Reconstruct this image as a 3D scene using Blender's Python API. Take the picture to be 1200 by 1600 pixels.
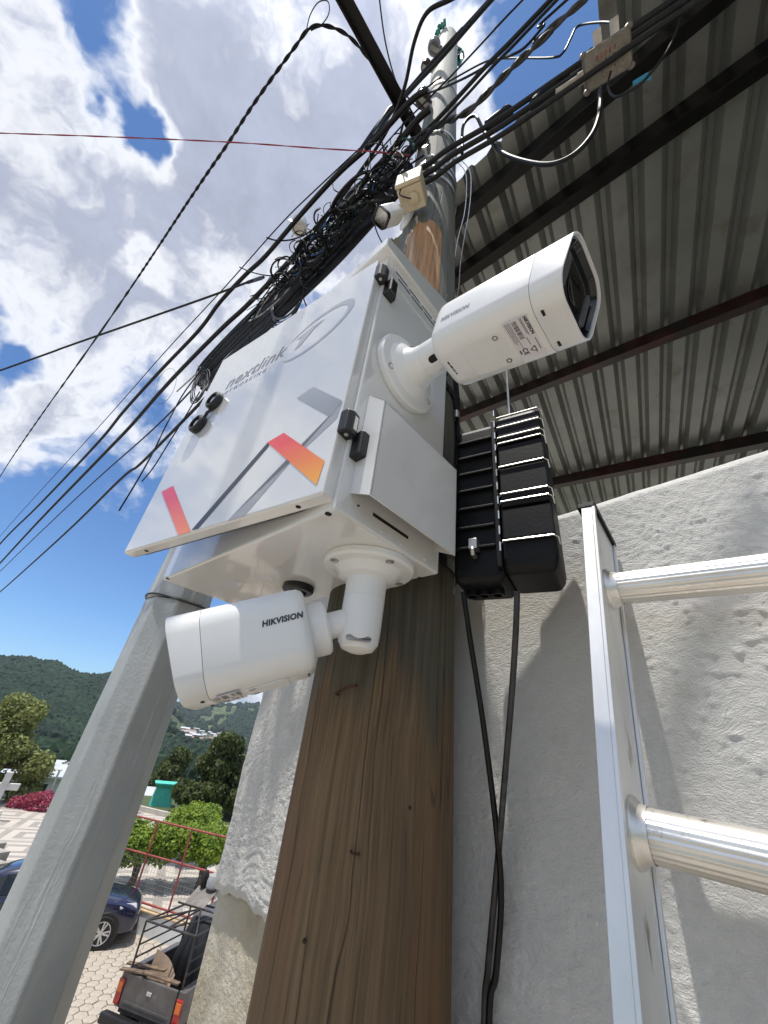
import bpy, bmesh, math, random
import numpy as np
from mathutils import Vector as V, Matrix
for o in list(bpy.data.objects): bpy.data.objects.remove(o)
random.seed(7); rng=np.random.default_rng(7)
C=bpy.context.scene.collection
rad=math.radians
# ---------------------------------------------------------------- camera
HC=5.5
FPX=601.0
RM=Matrix(((0.991245632,-0.132030668,0.0),(-0.0687880452,-0.516439478,-0.853556366),(0.112695617,0.846084020,-0.521000508)))
# columns: camera x, y, z(back) in world; RM maps camera vectors to world (X right, Y heading, Z up)
cam_d=bpy.data.cameras.new('camera'); cam=bpy.data.objects.new('camera',cam_d); C.objects.link(cam)
cam.matrix_world=Matrix.Translation((0,0,HC)) @ RM.to_4x4()
cam_d.sensor_fit='VERTICAL'; cam_d.sensor_height=36; cam_d.lens=FPX/1600*36
cam_d.clip_start=0.02; cam_d.clip_end=8000
sc=bpy.context.scene; sc.camera=cam
sc.view_settings.view_transform='Standard'; sc.view_settings.look='None'; sc.view_settings.gamma=1
sc.view_settings.exposure=0.42
SUN_AZ,SUN_EL=-131.0,78.8
SUN=V((math.sin(rad(SUN_AZ))*math.cos(rad(SUN_EL)),math.cos(rad(SUN_AZ))*math.cos(rad(SUN_EL)),math.sin(rad(SUN_EL))))
def ray(u,v):
    return RM @ V(((u-600)/FPX,-(v-800)/FPX,-1.0))
CAM=V((0,0,HC))
def PT(u,v,t):                       # point on a sight line at horizontal distance t
    d=ray(u,v); return CAM+d*(t/math.hypot(d.x,d.y))
def PZ(u,v,z):
    d=ray(u,v); return CAM+d*((z-HC)/d.z)
def PP(u,v,p,n):
    d=ray(u,v); return CAM+d*((p-CAM).dot(n)/d.dot(n))
def AZ(a,e=0):
    a,e=rad(a),rad(e); return V((math.sin(a)*math.cos(e),math.cos(a)*math.cos(e),math.sin(e)))
UP=V((0,0,1))
# ---------------------------------------------------------------- world: sky with clouds
w=bpy.data.worlds.new('World'); sc.world=w; w.use_nodes=True
nt=w.node_tree; nt.nodes.clear()
def N(t,tree=None,**k):
    n=(tree or nt).nodes.new(t)
    for a,b in k.items():
        if a.startswith('i_'): n.inputs[a[2:].replace('_',' ')].default_value=b
        else: setattr(n,a,b)
    return n
class G:                              # tiny expression helper over node sockets
    def __init__(s,tree): s.t=tree
    def m(s,op,a,b=0.0,c=0.0,clamp=False):
        n=s.t.nodes.new('ShaderNodeMath'); n.operation=op; n.use_clamp=clamp
        for i,x in enumerate((a,b,c)):
            if isinstance(x,(int,float)): n.inputs[i].default_value=x
            else: s.t.links.new(x,n.inputs[i])
        return n.outputs[0]
    def vm(s,op,a,b=None,scale=None):
        n=s.t.nodes.new('ShaderNodeVectorMath'); n.operation=op
        for i,x in enumerate((a,b)):
            if x is None: continue
            if isinstance(x,(tuple,list,V)): n.inputs[i].default_value=tuple(x)
            else: s.t.links.new(x,n.inputs[i])
        if scale is not None:
            if isinstance(scale,(int,float)): n.inputs['Scale'].default_value=scale
            else: s.t.links.new(scale,n.inputs['Scale'])
        return n.outputs['Value'] if op in('DOT_PRODUCT','LENGTH','DISTANCE') else n.outputs[0]
    def noise(s,vec,scale,detail=4,rough=.55,dist=0.0,dims='3D',col=False):
        n=s.t.nodes.new('ShaderNodeTexNoise'); n.noise_dimensions=dims
        n.inputs['Scale'].default_value=scale; n.inputs['Detail'].default_value=detail
        n.inputs['Roughness'].default_value=rough; n.inputs['Distortion'].default_value=dist
        if vec is not None: s.t.links.new(vec,n.inputs['Vector'])
        return n.outputs['Color'] if col else n.outputs['Fac']
    def ramp(s,fac,stops,mode='LINEAR'):
        n=s.t.nodes.new('ShaderNodeValToRGB'); n.color_ramp.interpolation=mode
        e=n.color_ramp.elements
        while len(e)<len(stops): e.new(.5)
        for k,(p,c) in enumerate(stops):
            e[k].position=p; e[k].color=(c if isinstance(c,(tuple,list)) else (c,c,c))[:3]+(1,) if not isinstance(c,(int,float)) else (c,c,c,1)
        s.t.links.new(fac,n.inputs[0]); return n.outputs[0]
    def mix(s,f,a,b,mode='MIX'):
        n=s.t.nodes.new('ShaderNodeMix'); n.data_type='RGBA'; n.blend_type=mode
        for i,x in ((0,f),(6,a),(7,b)):
            if isinstance(x,(int,float)): n.inputs[i].default_value=x if i==0 else (x,x,x,1)
            elif isinstance(x,(tuple,list)): n.inputs[i].default_value=tuple(x)[:3]+(1,)
            else: s.t.links.new(x,n.inputs[i])
        return n.outputs[2]
    def ss(s,x,a,b):                  # smoothstep
        n=s.t.nodes.new('ShaderNodeMapRange'); n.interpolation_type='SMOOTHSTEP'
        s.t.links.new(x,n.inputs[0]); n.inputs[1].default_value=a; n.inputs[2].default_value=b
        return n.outputs[0]
g=G(nt)
sky=N('ShaderNodeTexSky',sky_type='NISHITA',sun_disc=False,sun_elevation=rad(SUN_EL),sun_rotation=rad(SUN_AZ),altitude=1500.0,air_density=1.0,dust_density=0.6,ozone_density=1.6)
tc=N('ShaderNodeTexCoord'); D=g.vm('NORMALIZE',tc.outputs['Generated'])
sx=N('ShaderNodeSeparateXYZ'); nt.links.new(D,sx.inputs[0])
# clouds live on the dome: soft noise in direction space plus cloud masses (+) and clear gaps (-)
warp=g.vm('SCALE',g.vm('SUBTRACT',g.noise(D,6.0,4,.6,col=True),(.5,.5,.5)),scale=.16)
DW=g.vm('ADD',D,warp)
n1=g.noise(DW,5.2,6,.55); n2=g.noise(DW,15.0,5,.6)
dens=g.m('ADD',n1,g.m('MULTIPLY',n2,.25))
for (u,v,r,a) in ((410,190,230,.38),(540,330,130,.22),(60,250,140,.26),(120,420,170,.20),(270,500,150,.16),(650,70,130,.20),
                  (165,20,75,-.34),(195,190,50,-.34),(870,100,120,-.50),(225,420,50,-.22),(40,560,45,-.20),(30,690,120,.20),(175,845,90,.30),(150,720,70,-.20),(60,860,150,-.42),(150,980,260,-.50),(-200,900,200,-.2),(375,1090,60,.40)):
    c=ray(u,v).normalized(); c2=ray(u+r,v).normalized(); rr_=(c-c2).length
    dens=g.m('ADD',dens,g.m('MULTIPLY',g.m('SUBTRACT',1.0,g.ss(g.vm('DISTANCE',DW,tuple(c)),rr_*.2,rr_*1.3)),a))
cov=g.ss(dens,.52,.74); thick=g.ss(g.m('ADD',dens,g.m('MULTIPLY',g.m('SUBTRACT',n2,.5),.35)),.66,.94)
sd=g.m('MAXIMUM',g.vm('DOT_PRODUCT',D,tuple(SUN)),0.0)
glow=g.m('ADD',g.m('MULTIPLY',g.m('POWER',sd,24.0),.5),g.m('MULTIPLY',g.m('POWER',sd,120.0),.8))
bright=g.mix(thick,(8.5,8.7,9.2),(3.9,4.25,5.4))
tex=g.m('ADD',.76,g.m('MULTIPLY',n2,.48))
bright=g.vm('SCALE',bright,scale=g.m('MULTIPLY',tex,g.m('ADD',1.0,glow)))
skyc=g.vm('MULTIPLY',sky.outputs[0],(0.76,1.08,1.38))
low=g.ss(sx.outputs[2],.035,.06)
col=g.mix(g.m('MULTIPLY',cov,low),skyc,bright)
bg=N('ShaderNodeBackground'); bg.inputs[1].default_value=0.088; w.cycles.sampling_method='MANUAL'; w.cycles.sample_map_resolution=512
out=N('ShaderNodeOutputWorld'); nt.links.new(col,bg.inputs[0]); nt.links.new(bg.outputs[0],out.inputs[0])
# ---------------------------------------------------------------- sun
sl=bpy.data.lights.new('sun','SUN'); sl.energy=3.5; sl.angle=rad(.55); sl.color=(1,.955,.88)
so=bpy.data.objects.new('sun',sl); C.objects.link(so); so.rotation_euler=SUN.to_track_quat('Z','Y').to_euler(); so.location=(0,0,60)

# ================================================================ materials
MATS={}
def mat(name,col,rough=.5,metal=0.0,var=.12,vs=8.0,bump=0.0,bs=60.0,coat=0.0,dirt=None,ds=6.0,dlo=.5,dhi=.75,stretch=None,ior=1.5,vcol=None,spec=.5):
    if name in MATS: return MATS[name]
    m=bpy.data.materials.new(name); m.use_nodes=True; t=m.node_tree; b=t.nodes['Principled BSDF']; q=G(t)
    tcn=t.nodes.new('ShaderNodeTexCoord'); vec=tcn.outputs['Object']
    if stretch: vec=q.vm('MULTIPLY',vec,stretch)
    n=q.noise(vec,vs,5,.6)
    c2=vcol or tuple(max(0,x*(1-var*2.2)) for x in col); c1=tuple(min(1,x*(1+var)) for x in col)
    cc=q.ramp(n,[(.3,c2),(.7,c1)])
    if dirt: cc=q.mix(q.ss(q.noise(vec,ds,7,.65),dlo,dhi),cc,dirt)
    t.links.new(cc,b.inputs['Base Color'])
    b.inputs['Metallic'].default_value=metal; b.inputs['IOR'].default_value=ior
    b.inputs['Coat Weight'].default_value=coat; b.inputs['Coat Roughness'].default_value=.04
    b.inputs['Specular IOR Level'].default_value=spec
    rr=q.m('ADD',rough-.06,q.m('MULTIPLY',n,.12),clamp=True); t.links.new(rr,b.inputs['Roughness'])
    if bump:
        bp=t.nodes.new('ShaderNodeBump'); bp.inputs['Strength'].default_value=bump; bp.inputs['Distance'].default_value=.01
        t.links.new(q.noise(vec,bs,5,.6),bp.inputs['Height']); t.links.new(bp.outputs[0],b.inputs['Normal'])
    MATS[name]=m; return m
def nodes(m): t=m.node_tree; return t,t.nodes['Principled BSDF'],G(t)

# ================================================================ mesh helpers
class MB:
    def __init__(s,frame=None):
        s.v=[]; s.f=[]; s.sm=[]; s.mi=[]; s.fr=frame; s.cm=0
    def P(s,p):
        if s.fr is None: return V(p)
        o,x,y,z=s.fr; return o+x*p[0]+y*p[1]+z*p[2]
    def add(s,vs,fs,smooth=False):
        b=len(s.v); s.v+= [s.P(p) for p in vs]
        for f in fs: s.f.append([b+i for i in f]); s.sm.append(smooth); s.mi.append(s.cm)
        return s
    def box(s,a,b):
        (x0,y0,z0),(x1,y1,z1)=a,b
        return s.add([(x0,y0,z0),(x1,y0,z0),(x1,y1,z0),(x0,y1,z0),(x0,y0,z1),(x1,y0,z1),(x1,y1,z1),(x0,y1,z1)],
              [(0,3,2,1),(4,5,6,7),(0,1,5,4),(1,2,6,5),(2,3,7,6),(3,0,4,7)])
    def hexa(s,vs):
        return s.add(vs,[(0,3,2,1),(4,5,6,7),(0,1,5,4),(1,2,6,5),(2,3,7,6),(3,0,4,7)])
    def bar(s,p,q,wd,ht,up=(0,0,1)):   # rectangular bar between two points (in current frame coordinates)
        p,q=V(p),V(q); d=(q-p).normalized(); upv=V(up)
        if abs(d.dot(upv))>.98: upv=V((1,0,0))
        x=d.cross(upv).normalized()*wd/2; y=x.cross(d).normalized()*ht/2
        return s.add([p-x-y,p+x-y,p+x+y,p-x+y,q-x-y,q+x-y,q+x+y,q-x+y],[(0,1,2,3),(7,6,5,4),(0,4,5,1),(1,5,6,2),(2,6,7,3),(3,7,4,0)])
    def tube(s,pts,r,n=8,caps=True,smooth=True):
        pts=[V(p) for p in pts]; L=len(pts); rr=r if isinstance(r,(list,tuple)) else [r]*L
        T=[(pts[min(i+1,L-1)]-pts[max(i-1,0)]).normalized() for i in range(L)]
        a=V((0,0,1)) if abs(T[0].z)<.9 else V((1,0,0)); x=T[0].cross(a).normalized()
        vs=[]
        for i in range(L):
            x=(x-T[i]*x.dot(T[i])).normalized(); y=T[i].cross(x)
            for k in range(n):
                an=2*math.pi*k/n; vs.append(pts[i]+(x*math.cos(an)+y*math.sin(an))*rr[i])
        fs=[(i*n+k,i*n+(k+1)%n,(i+1)*n+(k+1)%n,(i+1)*n+k) for i in range(L-1) for k in range(n)]
        b=len(s.f); s.add(vs,fs,smooth)
        if caps:
            bb=len(s.v)-L*n
            s.f.append([bb+k for k in range(n)][::-1]); s.sm.append(False); s.mi.append(s.cm)
            s.f.append([bb+(L-1)*n+k for k in range(n)]); s.sm.append(False); s.mi.append(s.cm)
        return s
    def lathe(s,prof,o=(0,0,0),ax=(0,0,1),n=24,smooth=True):   # prof: (r, h) along ax
        o,ax=V(o),V(ax).normalized(); a=V((1,0,0)) if abs(ax.x)<.8 else V((0,1,0))
        x=(a-ax*a.dot(ax)).normalized(); y=ax.cross(x); vs=[]
        for r,h in prof:
            for k in range(n):
                an=2*math.pi*k/n; vs.append(o+ax*h+(x*math.cos(an)+y*math.sin(an))*max(r,1e-5))
        fs=[(i*n+k,i*n+(k+1)%n,(i+1)*n+(k+1)%n,(i+1)*n+k) for i in range(len(prof)-1) for k in range(n)]
        return s.add(vs,fs,smooth)
    def loft(s,rings,caps=(True,True),smooth=True):
        n=len(rings[0]); vs=[p for r in rings for p in r]
        fs=[(i*n+k,i*n+(k+1)%n,(i+1)*n+(k+1)%n,(i+1)*n+k) for i in range(len(rings)-1) for k in range(n)]
        s.add(vs,fs,smooth); b=len(s.v)-len(vs)
        if caps[0]: s.f.append([b+k for k in range(n)][::-1]); s.sm.append(False); s.mi.append(s.cm)
        if caps[1]: s.f.append([b+(len(rings)-1)*n+k for k in range(n)]); s.sm.append(False); s.mi.append(s.cm)
        return s
    def sphere(s,c,r,n=12,sq=(1,1,1)):
        c=V(c); m=n//2; vs=[]
        for i in range(m+1):
            th=math.pi*i/m
            for k in range(n):
                ph=2*math.pi*k/n; vs.append(c+V((math.sin(th)*math.cos(ph)*r*sq[0],math.sin(th)*math.sin(ph)*r*sq[1],math.cos(th)*r*sq[2])))
        fs=[(i*n+k,(i+1)*n+k,(i+1)*n+(k+1)%n,i*n+(k+1)%n) for i in range(m) for k in range(n)]
        return s.add(vs,fs,True)
    def build(s,name,m,parent=None,org=None,bevel=0,sub=0,ang=38):
        o_=ORG[parent.name] if parent else (V(org) if org is not None else None)
        if o_ is None:
            a=np.array([tuple(p) for p in s.v]); o_=V(((a[:,0].min()+a[:,0].max())/2,(a[:,1].min()+a[:,1].max())/2,a[:,2].min()))
        me=bpy.data.meshes.new(name); me.from_pydata([tuple(p-o_) for p in s.v],[],s.f)
        ms=m if isinstance(m,(list,tuple)) else [m]
        for q in ms: me.materials.append(q)
        me.polygons.foreach_set('use_smooth',[bool(x) for x in s.sm])
        if any(s.mi): me.polygons.foreach_set('material_index',s.mi)
        bm=bmesh.new(); bm.from_mesh(me); bmesh.ops.remove_doubles(bm,verts=bm.verts,dist=1e-6); bmesh.ops.recalc_face_normals(bm,faces=bm.faces); bm.to_mesh(me); bm.free()
        if any(s.sm): me.set_sharp_from_angle(angle=rad(ang))
        o=bpy.data.objects.new(name,me); C.objects.link(o)
        if parent: o.parent=parent
        else: o.location=o_
        ORG[o.name]=o_
        if bevel:
            md=o.modifiers.new('bevel','BEVEL'); md.width=bevel; md.segments=2; md.limit_method='ANGLE'; md.angle_limit=rad(40)
        if sub:
            md=o.modifiers.new('sub','SUBSURF'); md.levels=sub; md.render_levels=sub
        return o
ORG={}
def thing(name,label,cat,org,group=None):
    o=bpy.data.objects.new(name,None); C.objects.link(o); o.location=V(org); o.empty_display_size=.1; ORG[o.name]=V(org)
    return tag(o,label,cat,group)
def tag(o,label,cat,group=None,kind=None):
    if label: o['label']=label
    if cat: o['category']=cat
    if group: o['group']=group
    if kind: o['kind']=kind
    return o
def stuff(o): o['kind']='stuff'; return o
def struct(o): o['kind']='structure'; return o
def cr(pts,k=8):                     # Catmull-Rom through points
    pts=[V(p) for p in pts]; P_=[pts[0]*2-pts[1]]+pts+[pts[-1]*2-pts[-2]]; out=[]
    for i in range(1,len(P_)-2):
        a,b,c,d=P_[i-1:i+3]
        for j in range(k):
            t=j/k; out.append(.5*((2*b)+(c-a)*t+(2*a-5*b+4*c-d)*t*t+(3*b-a-3*c+d)*t**3))
    out.append(pts[-1]); return out
def textmesh(txt,size,shear=0.0,bold=0.0,sp=1.0):
    cu=bpy.data.curves.new('t','FONT'); cu.body=txt; cu.size=size; cu.shear=shear; cu.offset=bold; cu.space_character=sp; cu.resolution_u=3
    ob=bpy.data.objects.new('t',cu); C.objects.link(ob)
    dg=bpy.context.evaluated_depsgraph_get(); me=bpy.data.meshes.new_from_object(ob.evaluated_get(dg))
    vs=[tuple(p.co) for p in me.vertices]; fs=[tuple(p.vertices) for p in me.polygons]
    bpy.data.objects.remove(ob); bpy.data.curves.remove(cu); bpy.data.meshes.remove(me)
    return vs,fs
def add_text(mb,txt,size,shear=0,bold=0,sp=1.0,off=(0,0,0),center=False):
    vs,fs=textmesh(txt,size,shear,bold,sp)
    x0=min(p[0] for p in vs); x1=max(p[0] for p in vs); dx=-(x0+x1)/2 if center else -x0
    mb.add([(p[0]+dx+off[0],p[1]+off[1],off[2]) for p in vs],fs); return x1-x0
def copyobj(src,parent=None,loc=None,rot=None,name=None):
    o=src.copy(); C.objects.link(o)
    if name: o.name=name
    o.parent=parent
    if loc is not None: o.location=loc
    if rot is not None: o.rotation_euler=rot
    return o
def rrect(w,h,r,n=5):                # rounded rectangle outline, centred, ccw
    p=[]
    for cx_,cy_,a0 in ((w/2-r,h/2-r,0),(-w/2+r,h/2-r,90),(-w/2+r,-h/2+r,180),(w/2-r,-h/2+r,270)):
        for k in range(n+1):
            a=rad(a0+90*k/n); p.append((cx_+r*math.cos(a),cy_+r*math.sin(a)))
    return p
def vnoise(x,y,seed=0):              # numpy value noise
    xi=np.floor(x).astype(int); yi=np.floor(y).astype(int); xf=x-xi; yf=y-yi
    def h(i,j):
        n_=(i*374761393+j*668265263+seed*1442695041)&0x7fffffff; n_=((n_^(n_>>13))*1274126177)&0x7fffffff
        return ((n_^(n_>>16))&0xffff)/65535.0
    u=xf*xf*(3-2*xf); v=yf*yf*(3-2*yf)
    return (h(xi,yi)*(1-u)+h(xi+1,yi)*u)*(1-v)+(h(xi,yi+1)*(1-u)+h(xi+1,yi+1)*u)*v
def fbm(x,y,o=4,seed=0):
    s=0;a=.5
    for k in range(o): s=s+a*vnoise(x*2**k,y*2**k,seed+k); a*=.5
    return s
# ================================================================ shared materials
M_white=mat('white_powder_coat',(.75,.745,.73),.2,var=.02,vs=3,coat=1.0,dirt=(.66,.64,.60),ds=5,dlo=.55,dhi=.85,bump=.03,bs=260)
M_camw=mat('white_camera_paint',(.82,.82,.81),.33,var=.02,vs=4,coat=.25,bump=.02,bs=400)
M_black=mat('black_plastic',(.012,.012,.013),.38,var=.2,vs=20,bump=.05,bs=300)
M_blackm=mat('black_matt_plastic',(.006,.006,.007),.5,var=.25,vs=14,bump=.08,bs=200,spec=.25,dirt=(.022,.021,.020),ds=9,dlo=.6,dhi=.9)
M_cable=mat('black_cable_jacket',(.008,.008,.0085),.5,var=.3,vs=30,bump=.05,bs=300,spec=.35,dirt=(.030,.029,.027),ds=12,dlo=.55,dhi=.9)
M_cable2=mat('grey_weathered_cable',(.045,.043,.042),.5,var=.3,vs=30,dirt=(.12,.115,.11),ds=20,dlo=.5,dhi=.8)
M_steel=mat('galvanised_steel',(.50,.50,.49),.38,metal=.9,var=.15,vs=25,bump=.05,bs=120,dirt=(.22,.20,.18),ds=9,dlo=.55,dhi=.8)
M_silver=mat('bright_wire',(.72,.71,.68),.28,metal=1,var=.08,vs=30)
M_alu=mat('aluminium_extrusion',(.80,.80,.79),.40,metal=.7,var=.07,vs=9,stretch=(1,1,.3),dirt=(.30,.26,.22),ds=30,dlo=.60,dhi=.70,bump=.04,bs=90)
M_alur=mat('ribbed_aluminium_rung',(.80,.77,.72),.34,metal=.75,var=.08,vs=9,dirt=(.22,.17,.14),ds=24,dlo=.58,dhi=.70,bump=.05,bs=150)
M_gloss=mat('camera_front_glass',(.006,.006,.007),.08,var=.1,vs=5)
M_print=mat('dark_print',(.03,.032,.045),.5,var=.1)
M_gprint=mat('grey_print',(.22,.225,.245),.35,var=.05,vs=4,coat=.5)
M_gprint2=mat('light_grey_print',(.36,.37,.39),.3,var=.04,vs=4,coat=.5)
M_dprint=mat('charcoal_print',(.035,.037,.055),.3,var=.2,vs=14,coat=.15)
M_embl=mat('pale_grey_emblem_print',(.40,.41,.435),.3,var=.04,vs=4,coat=.8)
M_label=mat('sticker_paper',(.76,.73,.75),.5,var=.03,vs=8)
M_hole=mat('dark_opening',(.01,.01,.01),.8,var=.1)
M_beige=mat('cream_plastic_box',(.62,.53,.38),.5,var=.1,vs=9,dirt=(.40,.32,.22),ds=7,dlo=.5,dhi=.8)
M_red=mat('red_wire_jacket',(.33,.03,.05),.5,var=.2,vs=20)
M_pink=mat('faded_magenta_plastic',(.50,.09,.20),.5,var=.15,vs=12)
def paving_mat(name,c1,c2,c3,sc=3.0): return mat(name,c1,.85,var=.15,vs=sc,vcol=c2,dirt=c3,ds=sc*2,dlo=.52,dhi=.8,bump=.25,bs=45)

# ================================================================ building wall behind the pole
WN=AZ(-135); WR=AZ(135); WS=0.80                  # outward normal, right along the wall, distance of the face
def wp(r,z,s=WS): return AZ(45)*s+WR*r+UP*z
def wtop(r): return HC+.517+.06*r
M_stucco=bpy.data.materials.new('white_stucco'); M_stucco.use_nodes=True
t,b,q=nodes(M_stucco); tcn=t.nodes.new('ShaderNodeTexCoord'); ov=tcn.outputs['Object']
c=q.ramp(q.noise(ov,2.2,6,.6),[(.3,(.64,.63,.605)),(.72,(.76,.74,.70))])
c=q.mix(q.ss(q.noise(ov,9,7,.7),.60,.80),c,(.56,.53,.49))
t.links.new(c,b.inputs['Base Color']); b.inputs['Roughness'].default_value=.75
bp=t.nodes.new('ShaderNodeBump'); bp.inputs['Strength'].default_value=.85; bp.inputs['Distance'].default_value=.0035
wv=q.vm('ADD',ov,q.vm('SCALE',q.vm('SUBTRACT',q.noise(ov,6,3,col=True),(.5,.5,.5)),scale=.10))
hh=q.m('ADD',q.noise(q.vm('MULTIPLY',wv,(110,110,300)),1,4,.65),q.m('MULTIPLY',q.noise(ov,480,3,.6),.6))
t.links.new(hh,bp.inputs['Height']); t.links.new(bp.outputs[0],b.inputs['Normal'])
M_conc=bpy.data.materials.new('old_concrete'); M_conc.use_nodes=True
t,b,q=nodes(M_conc); tcn=t.nodes.new('ShaderNodeTexCoord'); ov=tcn.outputs['Object']
c=q.ramp(q.noise(ov,3.5,8,.65),[(.25,(.30,.23,.13)),(.46,(.60,.52,.38)),(.70,(.74,.70,.60))])
c=q.mix(q.ss(q.noise(ov,5.0,5,.6,.5),.60,.72),c,(.30,.42,.36))
t.links.new(c,b.inputs['Base Color']); b.inputs['Roughness'].default_value=.85
bp=t.nodes.new('ShaderNodeBump'); bp.inputs['Strength'].default_value=.9; bp.inputs['Distance'].default_value=.02
t.links.new(q.noise(ov,38,7,.65),bp.inputs['Height']); t.links.new(bp.outputs[0],b.inputs['Normal'])
bw=thing('building_wall','white rough stucco building wall behind the wooden pole and ladder','wall',wp(0,0))
RL=-1.267
m=MB((wp(0,0,WS+.012),WR,AZ(45),UP))
rs=[RL+.02]+[RL+.1+.2*k for k in range(36)]
for i,r in enumerate(rs[:-1]):
    r1=rs[i+1]; m.hexa([(r,0,0),(r1,0,0),(r1,.2,0),(r,.2,0),(r,0,wtop(r)-.012),(r1,0,wtop(r1)-.012),(r1,.2,wtop(r1)-.012),(r,.2,wtop(r)-.012)])
m.box((RL+.02,.2,0),(RL+.2,7,HC+.40)); m.box((RL+.2,6.8,0),(5.3,7,HC+.40))
m.build('concrete_core',M_conc,bw)
# plaster skin with trowelled relief, uneven left corner and broken lower edge
dr=.0034
R_=np.arange(RL-.01,1.25,dr); Z_=np.arange(HC-.54,HC+.61,dr)
gr,gz=np.meshgrid(R_,Z_,indexing='xy')
wx=fbm(gr*3.0,gz*3.0,3,11); wy=fbm(gr*3.0+9,gz*3.0,3,12)
ang=(wx-.45)*3.2
sr=gr*np.cos(ang)+gz*np.sin(ang); sz=-gr*np.sin(ang)+gz*np.cos(ang)
stroke=fbm(sr*14,sz*125,2,3); lump=fbm(gr*110,gz*110,2,5); blob=np.clip(fbm(gr*75+wx*9,gz*125+wy*10,2,8)-.45,0,1)
area=np.clip(fbm(gr*2.0,gz*2.0,3,21)*3.0-.95,0,1); calm=np.clip(fbm(gr*2.6+7,gz*1.9,3,61)*2.6-.6,.40,1)
hgt=.016*fbm(gr*2.2,gz*2.2,2,1)+calm*(.0046*stroke*(1.3-area)+.0020*lump+.0105*blob*(.15+.85*area))
# lay-on edges of big trowel passes
corner=RL+.035*(fbm(gz*4.1,gz*0+.3,4,31)-.45)+.012*(fbm(gz*22,gz*0,2,33)-.4)
low=HC-.37+.07*(fbm(gr*3.6,gr*0+2,4,41)-.45)+.03*(fbm(gr*17,gr*0,3,43)-.4)-.10*np.clip((gr+.6)/-1.3,0,1)*0
top=HC+.517+.06*gr+.007*(fbm(gr*6,gr*0+5,3,51)-.45)
keep=(gr>corner)&(gz>low)&(gz<top)
edge=np.minimum(np.minimum(gr-corner,gz-low),top-gz); fall=np.clip(edge/.02,0,1)
hh_=(hgt+.014)*(.25+.75*np.sqrt(np.clip(fall,0,1)))
base=np.array(tuple(AZ(45))); wr=np.array(tuple(WR)); org=np.array(tuple(wp(0,0)))
pts=(base[None,None,:]*(WS+.014-hh_)[...,None]+wr[None,None,:]*gr[...,None]); pts[...,2]+=gz
nr,nz=gr.shape[1],gr.shape[0]
kk=keep[:-1,:-1]&keep[1:,:-1]&keep[:-1,1:]&keep[1:,1:]
jj,ii=np.nonzero(kk); a0=jj*nr+ii
quads=np.stack([a0,a0+1,a0+nr+1,a0+nr],1)
used,inv=np.unique(quads.ravel(),return_inverse=True)
me=bpy.data.meshes.new('plaster_skin'); me.from_pydata((pts.reshape(-1,3)[used]-org).tolist(),[],inv.reshape(-1,4).tolist())
me.materials.append(M_stucco); me.polygons.foreach_set('use_smooth',[True]*len(me.polygons))
o=bpy.data.objects.new('plaster_skin',me); C.objects.link(o); o.parent=bw; ORG[o.name]=wp(0,0)
# ragged plaster lip round the corner (gives the skin its thickness)
m=MB()
zz=np.linspace(HC-.55,HC+.65,160)
for i in range(len(zz)-1):
    pass
rw=MB((wp(0,0),WR,AZ(45),UP)); rw.box((1.24,-.004,HC-.37),(5.15,.013,HC+.59)); rw.build('plaster_skin',M_stucco,bw)

# ================================================================ canopy roof of ribbed sheets on steel purlins
RA=PT(712,290,1.15); RD=AZ(-42,9.5); RE=AZ(35.1,4.6); RNn=RD.cross(RE).normalized()
if RNn.z<0: RNn=-RNn
def rp(a,b,h=0): return RA+RD*a+RE*b+RNn*h
M_sheet=mat('underside_of_metal_sheet',(.235,.252,.245),.36,metal=.4,var=.12,vs=1.2,dirt=(.15,.15,.132),ds=4,dlo=.52,dhi=.75)
M_purlin=mat('dark_red_steel',(.040,.010,.012),.35,var=.35,vs=7,stretch=(1,1,1),dirt=(.012,.012,.013),ds=3,dlo=.42,dhi=.62,bump=.05,bs=80)
M_purlb=mat('black_painted_steel',(.005,.005,.0055),.3,spec=.25,var=.3,vs=9,dirt=(.018,.012,.012),ds=6,dlo=.6,dhi=.8,bump=.06,bs=70)
roof=thing('canopy_roof','ribbed metal canopy roof on dark steel beams above the white wall','roof',rp(-2,2.5))
PIT=.2
def sheet(a0,nrib,b0,b1,lift):
    prof=[]
    for k in range(nrib):
        a=a0-k*PIT
        prof+=[(a,0),(a-.04,0),(a-.082,0),(a-.120,.066),(a-.150,.066),(a-.188,0)]
    prof.append((a0-nrib*PIT-.022,0))
    m=MB(); ring=[]
    nb=2
    for j in range(nb):
        bb=b0+(b1-b0)*j/(nb-1)
        ring.append([rp(a,bb,h+lift) for a,h in prof])
    n=len(prof); vs=ring[0]+ring[1]; m.add(vs,[(i,i+1,n+i+1,n+i) for i in range(n-1)])
    # sheet thickness
    m.add([p+RNn*.0009 for p in vs],[(i+1,i,n+i,n+i+1) for i in range(n-1)])
    m.build('roof_sheet',M_sheet,roof)
a=1.42; k=0
while a>-7:
    n_=5 if k else 4
    if a>-.9 and a-n_*PIT<-.92: n_=max(1,int(round((a+.94)/PIT)))
    b0=-1.6 if a<=-.9 else (-.02+.012*math.sin(k*2.3))
    sheet(a,n_,b0,8.6,.0015*(k%2)); a-=n_*PIT; k+=1
def purlin(bc,wd,ht,mt,a0=1.42,a1=-7):
    m=MB()
    cs=[(-wd/2,-ht),(wd/2,-ht),(wd/2,-.004),(-wd/2,-.004)]
    m.loft([[rp(a0,bc+x,h) for x,h in cs],[rp(a1,bc+x,h) for x,h in cs]],smooth=False)
    return m.build('purlin',mt,roof,bevel=.004)
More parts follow.
